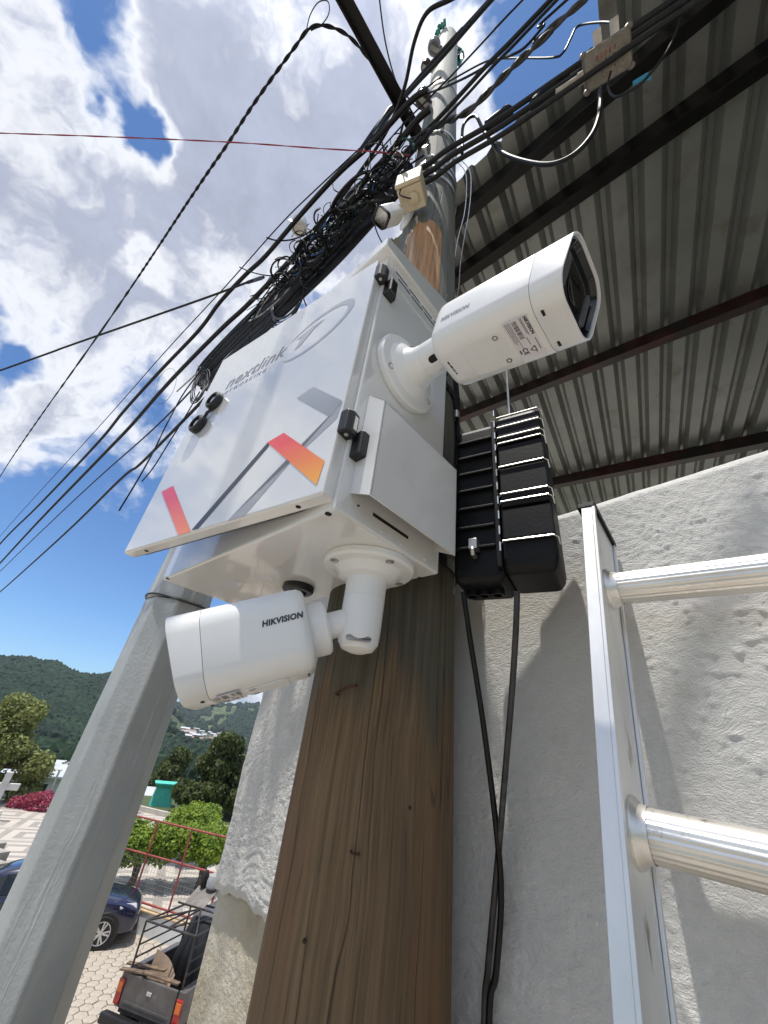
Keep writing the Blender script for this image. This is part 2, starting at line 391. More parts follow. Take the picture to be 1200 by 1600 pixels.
purlin(.16,.075,.15,M_purlb); purlin(.55,.085,.16,M_purlb); purlin(2.17,.09,.13,M_purlin); purlin(4.30,.12,.15,M_purlin); purlin(6.6,.06,.10,M_purlin)
for (u,v,tt) in ((640,700,2.35),):
    p=PT(u,v,tt); p.z=0; m=MB(); d_=RA-p; hgt_=0
    # column foot on the ground, head under the purlins
    M_=(RA-V((p.x,p.y,0))).dot(RNn)/RNn.z
    m.box((p.x-.04,p.y-.04,0),(p.x+.04,p.y+.04,M_-.02)); m.build('column',M_purlin,roof)
for rr_ in (4.6,):
    p=wp(rr_,0,2.0); M_=(RA-V((p.x,p.y,0))).dot(RNn)/RNn.z; m=MB(); m.box((p.x-.04,p.y-.04,0),(p.x+.04,p.y+.04,M_-.02)); m.build('column',M_purlin,roof)

# ================================================================ wooden utility pole
PX,PY=.046,.852
def pr(z):
    return float(np.interp(z,[0,HC-1,HC+.5,HC+2,HC+4,HC+7],[.165,.146,.139,.122,.112,.10]))
def pc(z): return V((PX-.0055*max(0,z-HC),PY,z))
PTOP=HC+6.35
M_wood=bpy.data.materials.new('weathered_pole_wood'); M_wood.use_nodes=True
t,b,q=nodes(M_wood); tcn=t.nodes.new('ShaderNodeTexCoord'); ov=tcn.outputs['Object']
sxyz=t.nodes.new('ShaderNodeSeparateXYZ'); t.links.new(ov,sxyz.inputs[0]); zz=sxyz.outputs[2]
wob=q.vm('ADD',ov,q.vm('SCALE',q.vm('SUBTRACT',q.noise(ov,2.5,3,col=True),(.5,.5,.5)),scale=.03))
gv=q.vm('MULTIPLY',wob,(75,75,1.6)); g2=q.vm('MULTIPLY',wob,(230,230,3.2)); g3=q.vm('MULTIPLY',wob,(16,16,.9))
n_g=q.noise(gv,1,6,.65); n_f=q.noise(g2,1,4,.6); n_b=q.noise(g3,1,5,.6)
brown=q.ramp(q.m('ADD',q.m('MULTIPLY',n_g,.5),q.m('MULTIPLY',n_f,.5)),[(.26,(.030,.019,.011)),(.45,(.120,.076,.037)),(.64,(.195,.130,.068)),(.84,(.30,.22,.135))])
brown=q.mix(q.m('MULTIPLY',q.ss(n_b,.52,.68),.6),brown,(.22,.145,.068),'MIX')
brown=q.mix(q.m('MULTIPLY',q.ss(q.noise(q.vm('MULTIPLY',wob,(11,11,2.2)),1,5,.65),.50,.66),.55),brown,(.165,.085,.040))
brown=q.mix(q.m('MULTIPLY',q.ss(q.noise(g3,1.9,4,.6),.55,.68),.75),brown,(.07,.042,.026))
grey=q.ramp(q.m('ADD',q.m('MULTIPLY',n_g,.5),q.m('MULTIPLY',n_f,.5)),[(.3,(.075,.078,.072)),(.55,(.19,.195,.18)),(.8,(.32,.32,.29))])
dark=q.ramp(n_g,[(.3,(.036,.032,.023)),(.6,(.105,.090,.060)),(.85,(.18,.155,.11))])
zn=q.m('ADD',zz,q.m('MULTIPLY',q.m('SUBTRACT',n_b,.5),.55))
c=q.mix(q.ss(zn,HC+.02,HC+.13),brown,dark)
c=q.mix(q.ss(zn,HC+.75,HC+1.35),c,grey)
pale=q.mix(q.ss(zn,HC+3.2,HC+4.6),c,(.46,.44,.39)); c=pale
crk=q.m('SUBTRACT',1.0,q.ss(q.m('ABSOLUTE',q.m('SUBTRACT',q.noise(q.vm('MULTIPLY',wob,(26,26,.55)),1,2,.5),.5)),.0,.012))
crk=q.m('MULTIPLY',crk,q.ss(q.noise(q.vm('MULTIPLY',ov,(9,9,1.1)),1,2,.5),.42,.52))
c=q.mix(q.m('MULTIPLY',crk,.6),c,(.012,.008,.006))
knot=q.m('SUBTRACT',1.0,q.ss(q.noise(q.vm('MULTIPLY',wob,(24,24,5.5)),1,3,.6),.235,.275))
c=q.mix(q.m('MULTIPLY',knot,.85),c,(.02,.012,.009))
t.links.new(c,b.inputs['Base Color']); b.inputs['Roughness'].default_value=.78
bp=t.nodes.new('ShaderNodeBump'); bp.inputs['Strength'].default_value=.55; bp.inputs['Distance'].default_value=.004
t.links.new(q.m('SUBTRACT',q.m('ADD',q.m('MULTIPLY',n_g,.7),q.m('MULTIPLY',n_f,.3)),q.m('ADD',q.m('MULTIPLY',crk,1.6),q.m('MULTIPLY',knot,.5))),bp.inputs['Height']); t.links.new(bp.outputs[0],b.inputs['Normal'])
pole=thing('utility_pole','tall round weathered wooden utility pole, brown below and grey above','pole',(PX,PY,0))
nA=72; zs=list(np.linspace(0,HC-1.2,12))+list(np.linspace(HC-1.1,HC+1.2,110))+list(np.linspace(HC+1.3,PTOP,50))
A_,Zm=np.meshgrid(np.linspace(0,2*math.pi,nA,endpoint=False),np.array(zs))
rn=1+.035*(fbm(np.cos(A_)*7+20,np.sin(A_)*7+Zm*.22,4,77)-.47)+.022*(fbm(np.cos(A_)*1.5+5,np.sin(A_)*1.5+Zm*.9,3,78)-.45)
m=MB(); rings=[]
for j,z in enumerate(zs):
    c_=pc(z); r=pr(z); rings.append([V((c_.x+r*rn[j,i]*math.cos(A_[j,i]),c_.y+r*rn[j,i]*math.sin(A_[j,i]),z)) for i in range(nA)])
m.loft(rings,smooth=True); m.build('shaft',M_wood,pole,ang=60)
M_fresh=mat('fresh_cut_wood',(.50,.27,.13),.7,var=.25,vs=30,stretch=(3,3,.12),dirt=(.72,.66,.58),ds=3.0,dlo=.5,dhi=.62,bump=.2,bs=60)
def pole_patch(zc,az0,az1,h,name,mt,proud=.003,seed=1,ragged=.25):
    rnd=random.Random(seed); m=MB(); na,nz_=10,14; top=[rnd.uniform(-ragged,ragged) for _ in range(na+1)]; bot=[rnd.uniform(-ragged,ragged) for _ in range(na+1)]
    grid=[]
    for i in range(na+1):
        a=rad(az0+(az1-az0)*i/na); e=abs(2*i/na-1)**3
        z0=zc-h/2*(1-.35*e+bot[i]*.4); z1=zc+h/2*(1-.25*e+top[i]*.3); colm=[]
        for j in range(nz_+1):
            z=z0+(z1-z0)*j/nz_; c_=pc(z); r=pr(z)*1.012+proud*math.sin(math.pi*i/na)**.3
            colm.append(V((c_.x+r*math.sin(a),c_.y+r*math.cos(a),z)))
        grid.append(colm)
    vs=[p for c_ in grid for p in c_]; n=nz_+1
    m.add(vs,[(i*n+j,(i+1)*n+j,(i+1)*n+j+1,i*n+j+1) for i in range(na) for j in range(nz_)],True)
    return m.build(name,mt,pole,ang=80)
def pole_hit(u,v):                   # front surface of the pole on a sight line (approx.)
    d=ray(u,v); d=d/math.hypot(d.x,d.y); z=HC+.72*d.z
    for _ in range(6):
        c_=pc(z); r=pr(z); bq=d.x*c_.x+d.y*c_.y; cc=c_.x**2+c_.y**2-r*r; t_=bq-math.sqrt(max(0,bq*bq-cc)); z=HC+t_*d.z
    return CAM+d*t_
pp=pole_hit(652,395); 
a_=math.degrees(math.atan2(pp.x-pc(pp.z).x,pp.y-pc(pp.z).y)); zt=pole_hit(655,368).z; zb=pole_hit(648,470).z
pole_patch((zt+zb)/2+.06,a_-42,a_+24,zt-zb+.12,'shaved_patch',M_fresh,seed=3)
# bent nail, staples
M_rust=mat('rusty_iron',(.09,.045,.025),.7,metal=.4,var=.3,vs=60)
h0=pole_hit(525,1083); h1=pole_hit(545,1074); h2=pole_hit(556,1072); cdir=(CAM-h0).normalized()
m=MB(); m.tube(cr([h0+(pc(h0.z)-h0).normalized()*.02,h0+cdir*.012,h1+cdir*.016,h2+cdir*.010,h2+cdir*.004],6),.0024,8); m.build('bent_nail',M_rust,pole)
for (u_,v_) in ((640,1262),(476,1470)):
    h_=pole_hit(u_,v_); m=MB(); m.lathe([(0,.003),(.0022,.003),(.0028,.0015),(.0026,-.004)],h_,(h_-pc(h_.z)),8); m.build('nail_head',M_rust,pole)
m=MB(); s0=pole_hit(548,1330)
m.tube([s0,s0+cdir*.006,s0+cdir*.006+V((.012,0,-.001)),s0+V((.012,0,-.001))],.0016,6); m.build('staple',M_rust,pole)
# ================================================================ grey octagonal post
M_gal=bpy.data.materials.new('grey_painted_post'); M_gal.use_nodes=True
t,b,q=nodes(M_gal); tcn=t.nodes.new('ShaderNodeTexCoord'); ov=tcn.outputs['Object']
wv2=q.vm('ADD',ov,q.vm('SCALE',q.vm('SUBTRACT',q.noise(q.vm('MULTIPLY',ov,(6,6,2.5)),1,3,col=True),(.5,.5,.5)),scale=.05))
n0=q.noise(q.vm('MULTIPLY',wv2,(46,46,1.3)),1,4,.6); n9=q.noise(q.vm('MULTIPLY',wv2,(17,17,.8)),1,4,.6)
c=q.ramp(q.noise(ov,7,6,.6),[(.3,(.36,.375,.37)),(.7,(.46,.475,.465))])
c=q.mix(q.m('MULTIPLY',q.ss(n9,.50,.66),.5),c,(.54,.54,.51)); c=q.mix(q.m('MULTIPLY',q.ss(n0,.60,.66),.85),c,(.58,.58,.55)); c=q.mix(q.ss(q.noise(ov,34,5,.6),.70,.75),c,(.62,.62,.58))
t.links.new(c,b.inputs['Base Color']); b.inputs['Roughness'].default_value=.5; b.inputs['Metallic'].default_value=.1
bp=t.nodes.new('ShaderNodeBump'); bp.inputs['Strength'].default_value=.35; bp.inputs['Distance'].default_value=.003
t.links.new(q.m('ADD',q.noise(ov,120,4,.6),q.m('MULTIPLY',q.ss(n0,.56,.66),1.2)),bp.inputs['Height']); t.links.new(bp.outputs[0],b.inputs['Normal'])
pb=PT(175,1200,1.34); post=thing('octagonal_post','grey painted octagonal steel post standing left of the cabinet','post',(pb.x,pb.y,0))
def post_r(z): return float(np.interp(z,[0,HC-.5,HC+.1,HC+.33,HC+.9],[.112,.098,.092,.088,.082]))
m=MB(); rings=[]
for z in (0,.3,HC-.6,HC-.3,HC,HC+.285,HC+.30):
    rings.append([V((pb.x+post_r(z)*math.cos(rad(22.5+45*k+48.5)),pb.y+post_r(z)*math.sin(rad(22.5+45*k+48.5)),z)) for k in range(8)])
m.loft(rings,smooth=False); m.build('lower_shaft',M_gal,post,bevel=.004)
m=MB(); m.loft([[V((pb.x+rr_*math.cos(rad(22.5+45*k+48.5)),pb.y+rr_*math.sin(rad(22.5+45*k+48.5)),z)) for k in range(8)] for z,rr_ in ((HC+.302,.091),(HC+.312,.091),(HC+.62,.078),(HC+.66,.07))],smooth=False); m.build('upper_shaft',M_gal,post,bevel=.003)
m=MB(); m.tube([V((pb.x+.0915*math.cos(2*math.pi*k/24),pb.y+.0915*math.sin(2*math.pi*k/24),HC+.302+.006*math.sin(4*math.pi*k/24))) for k in range(25)],.0028,6); m.build('binding_wire',M_black,post)
m=MB(); m.lathe([(.2,0),(.2,.02),(.115,.03),(.115,.12)],(pb.x,pb.y,0),n=16); m.build('base_plate',M_gal,post)
# ================================================================ white equipment cabinet
CO=V((-.07,.467,HC+.28)); CU=AZ(-45); CW=AZ(45); CN=-CU
CWD,CDP,CHT=.61,.26,.72
cab=thing('equipment_cabinet','white metal equipment cabinet with printed door strapped to the wooden pole','cabinet',CO+CU*.3+CW*.13)
fr=(CO,CU,CW,UP)
m=MB(fr); m.box((0,.0,0),(CWD,CDP,CHT)); m.build('body',M_white,cab,bevel=.004)
m=MB(fr); m.hexa([(-.014,-.022,CHT-.005),(CWD+.012,-.022,CHT-.005),(CWD+.012,CDP+.012,CHT-.005),(-.014,CDP+.012,CHT-.005),(-.014,-.022,CHT+.034),(CWD+.012,-.022,CHT+.034),(CWD+.012,CDP+.012,CHT+.115),(-.014,CDP+.012,CHT+.115)])
m.build('rain_cap',M_white,cab,bevel=.003)
# door, left slightly ajar on its right-hand hinges
D0=V((-.089,.4545,HC+.295)); DU=AZ(-53.3); DN=AZ(-143.3); DW,DH=.575,.655
fd=(D0,DU,DN,UP)
m=MB(fd); m.box((0,-.026,0),(DW,0,DH)); door=m.build('door',M_white,cab,bevel=.004)
m=MB(fd); m.box((.004,-.033,.006),(DW-.03,-.0262,DH-.006)); m.build('door_gasket',M_black,door)
def decal(name,pts,mt,off=.0008):
    mb=MB(fd); n=len(pts); mb.add([(u,off,z) for u,z in pts],[list(range(n))[::-1]]); return mb.build(name,mt,door)
def grad(name,c1,c2,ax,p0,p1):
    mm=bpy.data.materials.new(name); mm.use_nodes=True; t,b,q=nodes(mm); tcn=t.nodes.new('ShaderNodeTexCoord'); s_=t.nodes.new('ShaderNodeSeparateXYZ')
    t.links.new(tcn.outputs['Generated'],s_.inputs[0]); cc=q.ramp(s_.outputs[2],[(p0,c1),(p1,c2)])
    t.links.new(cc,b.inputs['Base Color']); b.inputs['Roughness'].default_value=.3; b.inputs['Coat Weight'].default_value=.4; return mm
M_og=grad('orange_red_print',(.95,.42,.05),(.86,.05,.055),2,.05,.8); M_og2=grad('red_orange_print',(.93,.22,.08),(.80,.05,.09),2,.05,.75)
M_gg=grad('grey_gradient_print',(.30,.31,.33),(.42,.43,.45),2,0,1)
decal('printed_band',[(.004,.187),(.008,.150),(.215,.002),(.170,.002)],M_gprint2,.0004)
decal('printed_chevron',[(.134,.262),(.094,.272),(.006,.190),(.024,.160)],M_gg,.0006)
decal('printed_strip',[(.177,.166),(.170,.153),(.300,.004),(.322,.006)],M_dprint,.0006)
decal('orange_chevron',[(.180,.165),(.138,.172),(.012,.062),(.016,.018)],M_og,.0008)
decal('orange_strip',[(.535,.152),(.490,.156),(.322,.003),(.362,.003)],M_og2,.0008)
# lettering and swirl
fl=(D0+DN*.0005,-DU,UP,DN)
m=MB(fl); add_text(m,'nextlink',.064,.25,.0006,1.06,off=(-.462,.462,0)); m.build('lettering',M_gprint,door)
m=MB(fl); add_text(m,'N E T W O R K I N G',.019,.15,.0003,1.0,off=(-.470,.436,0)); m.build('lettering',M_gprint,door)
m=MB(fl); n=64; vs=[]; fs=[]
for k in range(n+1):
    a=rad(158-305*k/n); wdt=.040*math.sin(math.pi*min(1,(k/n)*1.05))**.6+.0015
    for s_ in (1,-1):
        x=.098*math.cos(a)*(1+s_*wdt*2.0); y=.062*math.sin(a)*(1+s_*wdt*3.2); vs.append((-.150+x+.35*y,.485+y+.10*x,.0))
fs=[(2*k,2*k+2,2*k+3,2*k+1) for k in range(n)]
m.add(vs,fs); m.add([(-.205,.455,.0002),(-.188,.462,.0002),(-.155,.505,.0002),(-.125,.520,.0002),(-.165,.518,.0002),(-.215,.500,.0002),(-.195,.498,.0002)],[(0,1,2,6),(2,3,4),(2,4,5,6)])
m.build('swirl_print',M_embl,door)
# quarter-turn locks with rubber caps
for (u,z) in ((.470,.414),(.500,.345)):
    c_=D0+DU*u+UP*z
    m=MB(); m.lathe([(0,.0),(.024,.0),(.026,.004),(.026,.014),(.022,.018),(.018,.018),(.017,.010),(0,.010)],c_+DN*.0005,DN,24); lk=m.build('lock',M_black,door)
    m=MB(); m.lathe([(0,0),(.009,0),(.009,.004),(0,.004)],c_+DN*.0105,DN,16); m.build('lock_core',M_silver,lk)
m=MB(); m.tube([D0+DU*.474+UP*.392+DN*.004,D0+DU*.484+UP*.380+DN*.007,D0+DU*.494+UP*.366+DN*.004],.004,8); m.build('cap_strap',M_black,door)
for u in (.06,.5):
    m=MB(); c_=D0+DU*u-DN*.013+UP*-.0004; m.lathe([(0,-.0006),(.0042,-.0006),(.0042,.0002)],c_,UP,14); m.build('screw_hole',M_hole,door)
# hinges on the right-hand edge
fs_=(CO,CN,CW,UP)                     # right side face: outward, back, up
for z in (.585,.125):
    m=MB(fs_); m.loft([[(x,y,zz) for x,y in ((-.003,.006),(.020,.006),(.022,.010),(.022,.026),(.012,.034),(-.003,.034))] for zz in (z-.026,z+.022)],smooth=False)
    h_=m.build('hinge',M_black,cab,bevel=.0025)
    m=MB((D0,AZ(-53.3+180),DN,UP)); dz=z-.015
    m.loft([[(x,y,zz) for x,y in ((-.001,-.024),(.020,-.024),(.021,-.008),(.014,.002),(-.001,.002))] for zz in (dz+.006,dz+.052)],smooth=False)
    m.build('hinge_leaf',M_black,h_,bevel=.0025)
    m=MB((D0,AZ(-53.3+180),DN,UP)); m.lathe([(0,-.001),(.0035,-.001),(.0035,.002)],(.010,-.010,dz+.006),UP,12); m.build('hinge_pin',M_silver,h_)
    m=MB((D0,AZ(-53.3+180),DN,UP)); m.box((.0209,-.019,dz+.015),(.0216,-.011,dz+.043)); m.build('hinge_slot',M_silver,h_)
# side vents under the cap
m=MB(fs_); m.box((.0,.02,.640),(.0022,.245,.706)); vp_=m.build('vent_panel',M_white,cab,bevel=.0008)
for rw_,z in ((0,.690),(1,.674)):
    for k in range(4):
        w0=.030+.012*rw_+k*.052; m=MB(fs_); m.box((.0010,w0,z-.0022),(.0026,w0+.044,z+.0022)); m.build('vent_slot',M_hole,vp_)
# vent hood lower on the side, open underneath
th=.0022; HO=.046
m=MB(fs_)
w0,w1,z0,z1=.022,.242,.040,.255
m.box((HO-th,w0,z0-.020),(HO,w1,z1-.045))                          # outer plate
m.hexa([(0,w0,z0),(HO,w0,z0-.020),(HO,w0+th,z0-.020),(0,w0+th,z0),(0,w0,z1),(HO,w0,z1-.045),(HO,w0+th,z1-.045),(0,w0+th,z1)])
m.hexa([(0,w1-th,z0),(HO,w1-th,z0-.020),(HO,w1,z0-.020),(0,w1,z0),(0,w1-th,z1),(HO,w1-th,z1-.045),(HO,w1,z1-.045),(0,w1,z1)])
m.hexa([(0,w0,z1-th),(HO,w0,z1-.045-th),(HO,w1,z1-.045-th),(0,w1,z1-th),(0,w0,z1),(HO,w0,z1-.045),(HO,w1,z1-.045),(0,w1,z1)])
m.build('vent_hood',M_white,cab)
m=MB(fs_); m.box((-.004,.075,.028),(.0006,.165,.034)); m.build('cable_slot',M_hole,cab)
for w_ in (.012,.10,.15,.215,.25):
    m=MB(fs_); m.lathe([(0,.0012),(.0022,.0012),(.0026,0)],(0,w_,.012),(1,0,0),10); m.build('rivet',M_white,cab)
# underside: holes and the cable gland
for (u,v,r) in ((513,803,.0052),(262,904,.0045),(656,903,.0050),(560,790,.002),(620,868,.002)):
    p=PZ(u,v,CO.z); m=MB(); m.lathe([(0,-.0006),(r,-.0006),(r,.0006)],p,UP,14); m.build('screw_hole',M_hole,cab)
p=PZ(467,916,CO.z); m=MB(); m.lathe([(.020,-.014),(.030,-.014),(.034,-.010),(.034,.001)],p,UP,28); gl=m.build('cable_gland',M_black,cab)
m=MB(); m.lathe([(0,-.006),(.021,-.006)],p,UP,20); m.build('gland_membrane',M_hole,gl)
# bracket and strap to the pole
for z_ in (.05,.60):
    m=MB(fr); m.box((.02,CDP,z_),(.30,CDP+.035,z_+.05)); m.build('mounting_bracket',M_black,cab)
z0=HC+.352
for z0 in (HC+.355,HC+.905):
    m=MB(); rr_=[]
    for hh2 in (-.012,.012):
        pass
    rings=[]
    for k in range(41):
        a=2*math.pi*k/40; c_=pc(z0); r=pr(z0)*1.03
        rings.append([V((c_.x+(r+o_)*math.cos(a),c_.y+(r+o_)*math.sin(a),z0+h_)) for o_,h_ in ((0,-.012),(.003,-.012),(.003,.012),(0,.012))])
    m.loft(rings,caps=(False,False),smooth=False); m.build('strap',M_black,cab)
c_=pole_hit(700,915); c_=PT(702,915,.83); m=MB((c_,AZ(100),AZ(190),UP)); m.box((-.012,-.01,-.022),(.012,.016,.022)); m.build('strap_buckle',M_steel,cab,bevel=.003)

# ================================================================ bullet cameras
def bullet(label,bracket_build,o,X,L,Wd,Ht,org,side_text,mir):
    X=X.normalized(); Y=UP.cross(X).normalized(); Z=X.cross(Y).normalized()
    root=thing('bullet_camera',label,'camera',org,'bullet cameras on the cabinet')
    F=(o,X,Y,Z)
    prof=rrect(Wd,Ht,.036,7)
    def ring(x,s,dy=0): return [(x,p[0]*s,p[1]*s+dy) for p in prof]
    xs=.76*L
    m=MB(F); m.loft([ring(0,.86),ring(.003,.93),ring(.010,.985),ring(.02,1.0),ring(xs-.0006,1.0),ring(xs-.0003,.9985)],caps=(True,False)); m.build('housing',M_camw,root,ang=50)
    m=MB(F)
    # front ring with the sun-hood lip: top reaches further than the bottom
    def lip(s,back): return [(L-back-(.014*(.5-p[1]/Ht)),p[0]*s,p[1]*s) for p in prof]
    m.loft([ring(xs+.0003,.9985),ring(xs+.0006,1.0),[(L-.014*(.5-p[1]/Ht)*1.0,p[0],p[1]) for p in prof],lip(.955,.0),lip(.945,.02)],caps=(False,False)); fr_=m.build('sun_hood',M_camw,root,ang=50)
    pf=rrect(Wd*.945,Ht*.945,.034,7)
    def bk(s,d): return [(L-d-.014*(.5-p[1]/Ht),p[0]*s,p[1]*s) for p in pf]
    m=MB(F); m.loft([bk(1.0,.004),bk(.93,.003),bk(.88,.012)],caps=(False,True)); ff=m.build('front_panel',M_gloss,root,ang=30)
    # two lamp windows and the lens cover on the front
    sl=.014/Ht
    def fp(y,z,d): return (L-d-.014*.5+sl*z,y,z)
    for s_ in (-1,1):
        q_=rrect(.014,Ht*.5,.006,4); m=MB(F); m.loft([[fp(p[0]+s_*Wd*.31,p[1],.0118) for p in q_],[fp(p[0]*.9+s_*Wd*.31,p[1]*.97,.0088) for p in q_]]); m.build('lamp_window',mat('lamp_window_plastic',(.10,.10,.11),.25,var=.1),ff)
    m=MB(F); q_=[(math.cos(2*math.pi*k/28)*Wd*.2,math.sin(2*math.pi*k/28)*Wd*.2) for k in range(28)]
    m.loft([[fp(a,b_,.0119) for a,b_ in q_],[fp(a,b_,.0112) for a,b_ in q_],[fp(a*.85,b_*.85,.0112) for a,b_ in q_],[fp(a*.8,b_*.8,.0117) for a,b_ in q_]]); m.build('lens_ring',M_gloss,ff)
    # underside: hatch, screws, slots, stickers
    B=(o-Z*(Ht/2),X,Y,-Z)
    def rr2(x0,x1,y0,y1,r): return [(p[0]+(x0+x1)/2,p[1]+(y0+y1)/2) for p in rrect(x1-x0,y1-y0,r,4)]
    m=MB(B); h_=rr2(L*.22,L*.53,-Wd*.27,Wd*.27,.008); m.loft([[(a,b_,-.0003) for a,b_ in h_],[(a,b_,.0014) for a,b_ in h_]]); hatch=m.build('hatch',M_camw,root,bevel=.0005)
    for s_ in (-1,1):
        m=MB(B); m.lathe([(.0048,.0015),(.0048,.0022),(.0030,.0022),(.0018,.0012),(0,.0012)],(L*.48,s_*Wd*.20,0),(0,0,1),14); m.build('screw',M_steel,hatch)
        m=MB(B); m.box((L*.80,s_*Wd*.24-.005,-.0005),(L*.80+.004,s_*Wd*.24+.005,.0006)); m.build('drain_slot',M_hole,root)
    m=MB(B); m.box((L*.56,-Wd*.33,-.0004),(L*.72,Wd*.33,.0004)); st=m.build('sticker',M_label,root)
    BT=(o-Z*(Ht/2+.0008)+X*(L*(.715 if mir==1 else .565))+Y*(Wd*.31*(-mir)),Y*mir,X*mir,-Z)
    # lettering runs across the body; rows step back along it
    m=MB((BT[0],BT[1],BT[2],-Z)); add_text(m,'HIKVISION',.0070,0,.0003,1.05,off=(0,-.005,0)); add_text(m,'CE',.0110,0,.0003,1.1,off=(.054,-.030,0))
    def ln(x0,x1,y,h=.0007): m.add([(x0,-y-h,0),(x1,-y-h,0),(x1,-y,0),(x0,-y,0)],[(0,1,2,3)])
    ln(.042,.066,.003,.0011); ln(.0,.034,.0085); ln(.0,.030,.0105); ln(.036,.052,.014,.0008); ln(.066,.071,.0105); ln(.056,.064,.033,.0022)
    for kk2 in range(4): ln(.0,.052-.009*(kk2==1)-.004*kk2,.027+.0024*kk2,.0006)
    for tt in (0,1,2):
        P3=((.056,-.010),(.067,-.010),(.0615,-.0185)); p,q_=P3[tt],P3[(tt+1)%3]; d_=V((q_[0]-p[0],q_[1]-p[1],0)).normalized()*.0007; n_=V((-d_.y,d_.x,0))
        m.add([(p[0]-n_.x,p[1]-n_.y,0),(q_[0]-n_.x,q_[1]-n_.y,0),(q_[0]+n_.x,q_[1]+n_.y,0),(p[0]+n_.x,p[1]+n_.y,0)],[(0,1,2,3)])
    for k in range(16):
        x0_=.002+k*.0022+random.uniform(-.0004,.0004); m.add([(x0_,-.0245,0),(x0_+random.choice((.0007,.0013)),-.0245,0),(x0_+.0011,-.0170,0),(x0_,-.0170,0)],[(0,1,2,3)])
    m.build('sticker_print',M_print,st)
    m=MB(B); m.box((L*.05,-Wd*.22,-.0004),(L*.115,Wd*.22,.0004)); s2=m.build('sticker',M_camw,root)
    m=MB((o-Z*(Ht/2+.0008)+X*(L*.075)+Y*(Wd*.15*(-mir)),Y*mir,X*mir,-Z)); [m.add([(x0,0,0),(x0+w_,0,0),(x0+w_,.0032,0),(x0,.0032,0)],[(0,1,2,3)]) for x0,w_ in ((0,.007),(.0085,.008),(.018,.003),(.0225,.003),(.028,.004))]; m.build('sticker_print',M_print,s2)
    # maker's name on the flank
    sy=side_text
    m=MB((o+Y*(sy*(Wd/2+.0006))+X*(L*(.12 if sy*1>0 else .08)),X*1.0 if sy<0 else X,Z,Y*sy))
    return root,F,m
M_tint=M_print
# --- upper camera on the right side of the cabinet
F1=PP(632,588,CO,CN)
R1=F1+CN*.105; FR1=CAM+V((.2468,.3002,.6175)); ax1=(FR1-R1).normalized(); L1=(FR1-R1).length+.012
c1,Fm1,tm=bullet('white bullet camera angled up to the right on the cabinet side',None,R1+ax1*.012,ax1,L1-.012,.128,.128,F1,-1,1)
o,X,Y,Z=Fm1
# side facing the photographer is +Y or -Y; lettering runs from rear to front
def flank_text(root,Fm,Wd,sy,x0,z0,txt,size,mt,flip=False):
    o,X,Y,Z=Fm; ex=X if sy<0 else -X
    if flip: ex=-ex
    ey=Z
    mm=MB((o+Y*(sy*(Wd/2+.0008))+X*x0+Z*z0,ex,ey,Y*sy)); add_text(mm,txt,size,.2,.0005,1.05,center=True); return mm.build('lettering',mt,root)
s1=1 if Y.dot(-R1+CAM)>0 else -1
flank_text(c1,Fm1,.128,s1,.050,-.010,'HIKVISION',.0115,M_gprint)
m=MB(); m.lathe([(0,0),(.086,0),(.088,.003),(.088,.012),(.084,.016),(.066,.018),(.060,.024),(.046,.032),(.038,.046),(.036,.062),(.0355,.0622),(.036,.0625),(.035,.100),(.030,.108)],F1,CN,40); br=m.build('bracket_arm',M_camw,c1,ang=30)
m=MB(); jd=(R1+ax1*.014)-(F1+CN*.085); m.tube([F1+CN*.085,R1+ax1*.016],.0285,20); m.build('swivel_joint',M_camw,c1)
for k in range(3):
    a=rad(95+120*k); c_=F1+(CW*math.cos(a)+UP*math.sin(a))*.071+CN*.0165
    m=MB(); m.lathe([(0,.0004),(.0045,.0004),(.0055,.0018),(.0068,.0018),(.0068,0)],c_,CN,14); m.build('bracket_screw',M_steel,br)
hp=F1+CN*.088; vd=(CAM-hp); vd=(vd-CN*vd.dot(CN)).normalized()
sd_=CN.cross(vd).normalized()
m=MB(); m.loft([[hp+vd*.0335+CN*p[0]+sd_*p[1] for p in rrect(.030,.020,.0095,5)],[hp+vd*.0366+CN*p[0]+sd_*p[1] for p in rrect(.031,.021,.01,5)]]); sw=m.build('swivel_opening',M_camw,c1)
m=MB(); m.loft([[hp+vd*.0362+CN*p[0]+sd_*p[1] for p in rrect(.020,.014,.0065,5)],[hp+vd*.0370+CN*p[0]+sd_*p[1] for p in rrect(.020,.014,.0065,5)]]); m.build('opening_shadow_gap',M_hole,sw)
# --- lower camera hanging from the underside
F2=PZ(577,882,CO.z); E2=F2-UP*.098
FR2=CAM+V((-.272,.622,.070)); ax2=(FR2-E2).normalized(); RL2=.088; L2=(FR2-E2).length-RL2
c2,Fm2,tm=bullet('white bullet camera hanging under the cabinet pointing left',None,E2+ax2*RL2,ax2,L2,.128,.128,F2,1,-1)
o,X,Y,Z=Fm2; s2_=1 if Y.dot(CAM-E2)>0 else -1
flank_text(c2,Fm2,.128,s2_,.036,.008,'HIKVISION',.0118,M_print)
dn=-UP
m=MB(); m.lathe([(0,0),(.080,0),(.082,.003),(.082,.011),(.078,.015),(.062,.016),(.056,.022),(.050,.030),(.0365,.034),(.0355,.050),(.0355,.066),(.0350,.0665),(.0355,.067),(.0345,.128),(.033,.140),(.026,.150),(.012,.155),(0,.156)],F2,dn,40); br2=m.build('bracket_arm',M_camw,c2,ang=30)
for k in range(4):
    a=rad(30+90*k); c_=F2+V((math.cos(a),math.sin(a),0))*.069+dn*.0155
    m=MB(); m.lathe([(0,.0002),(.0048,.0002),(.0060,.0016),(.0072,.0016),(.0072,-.001)],c_,dn,14); m.build('bracket_screw',M_steel,br2)
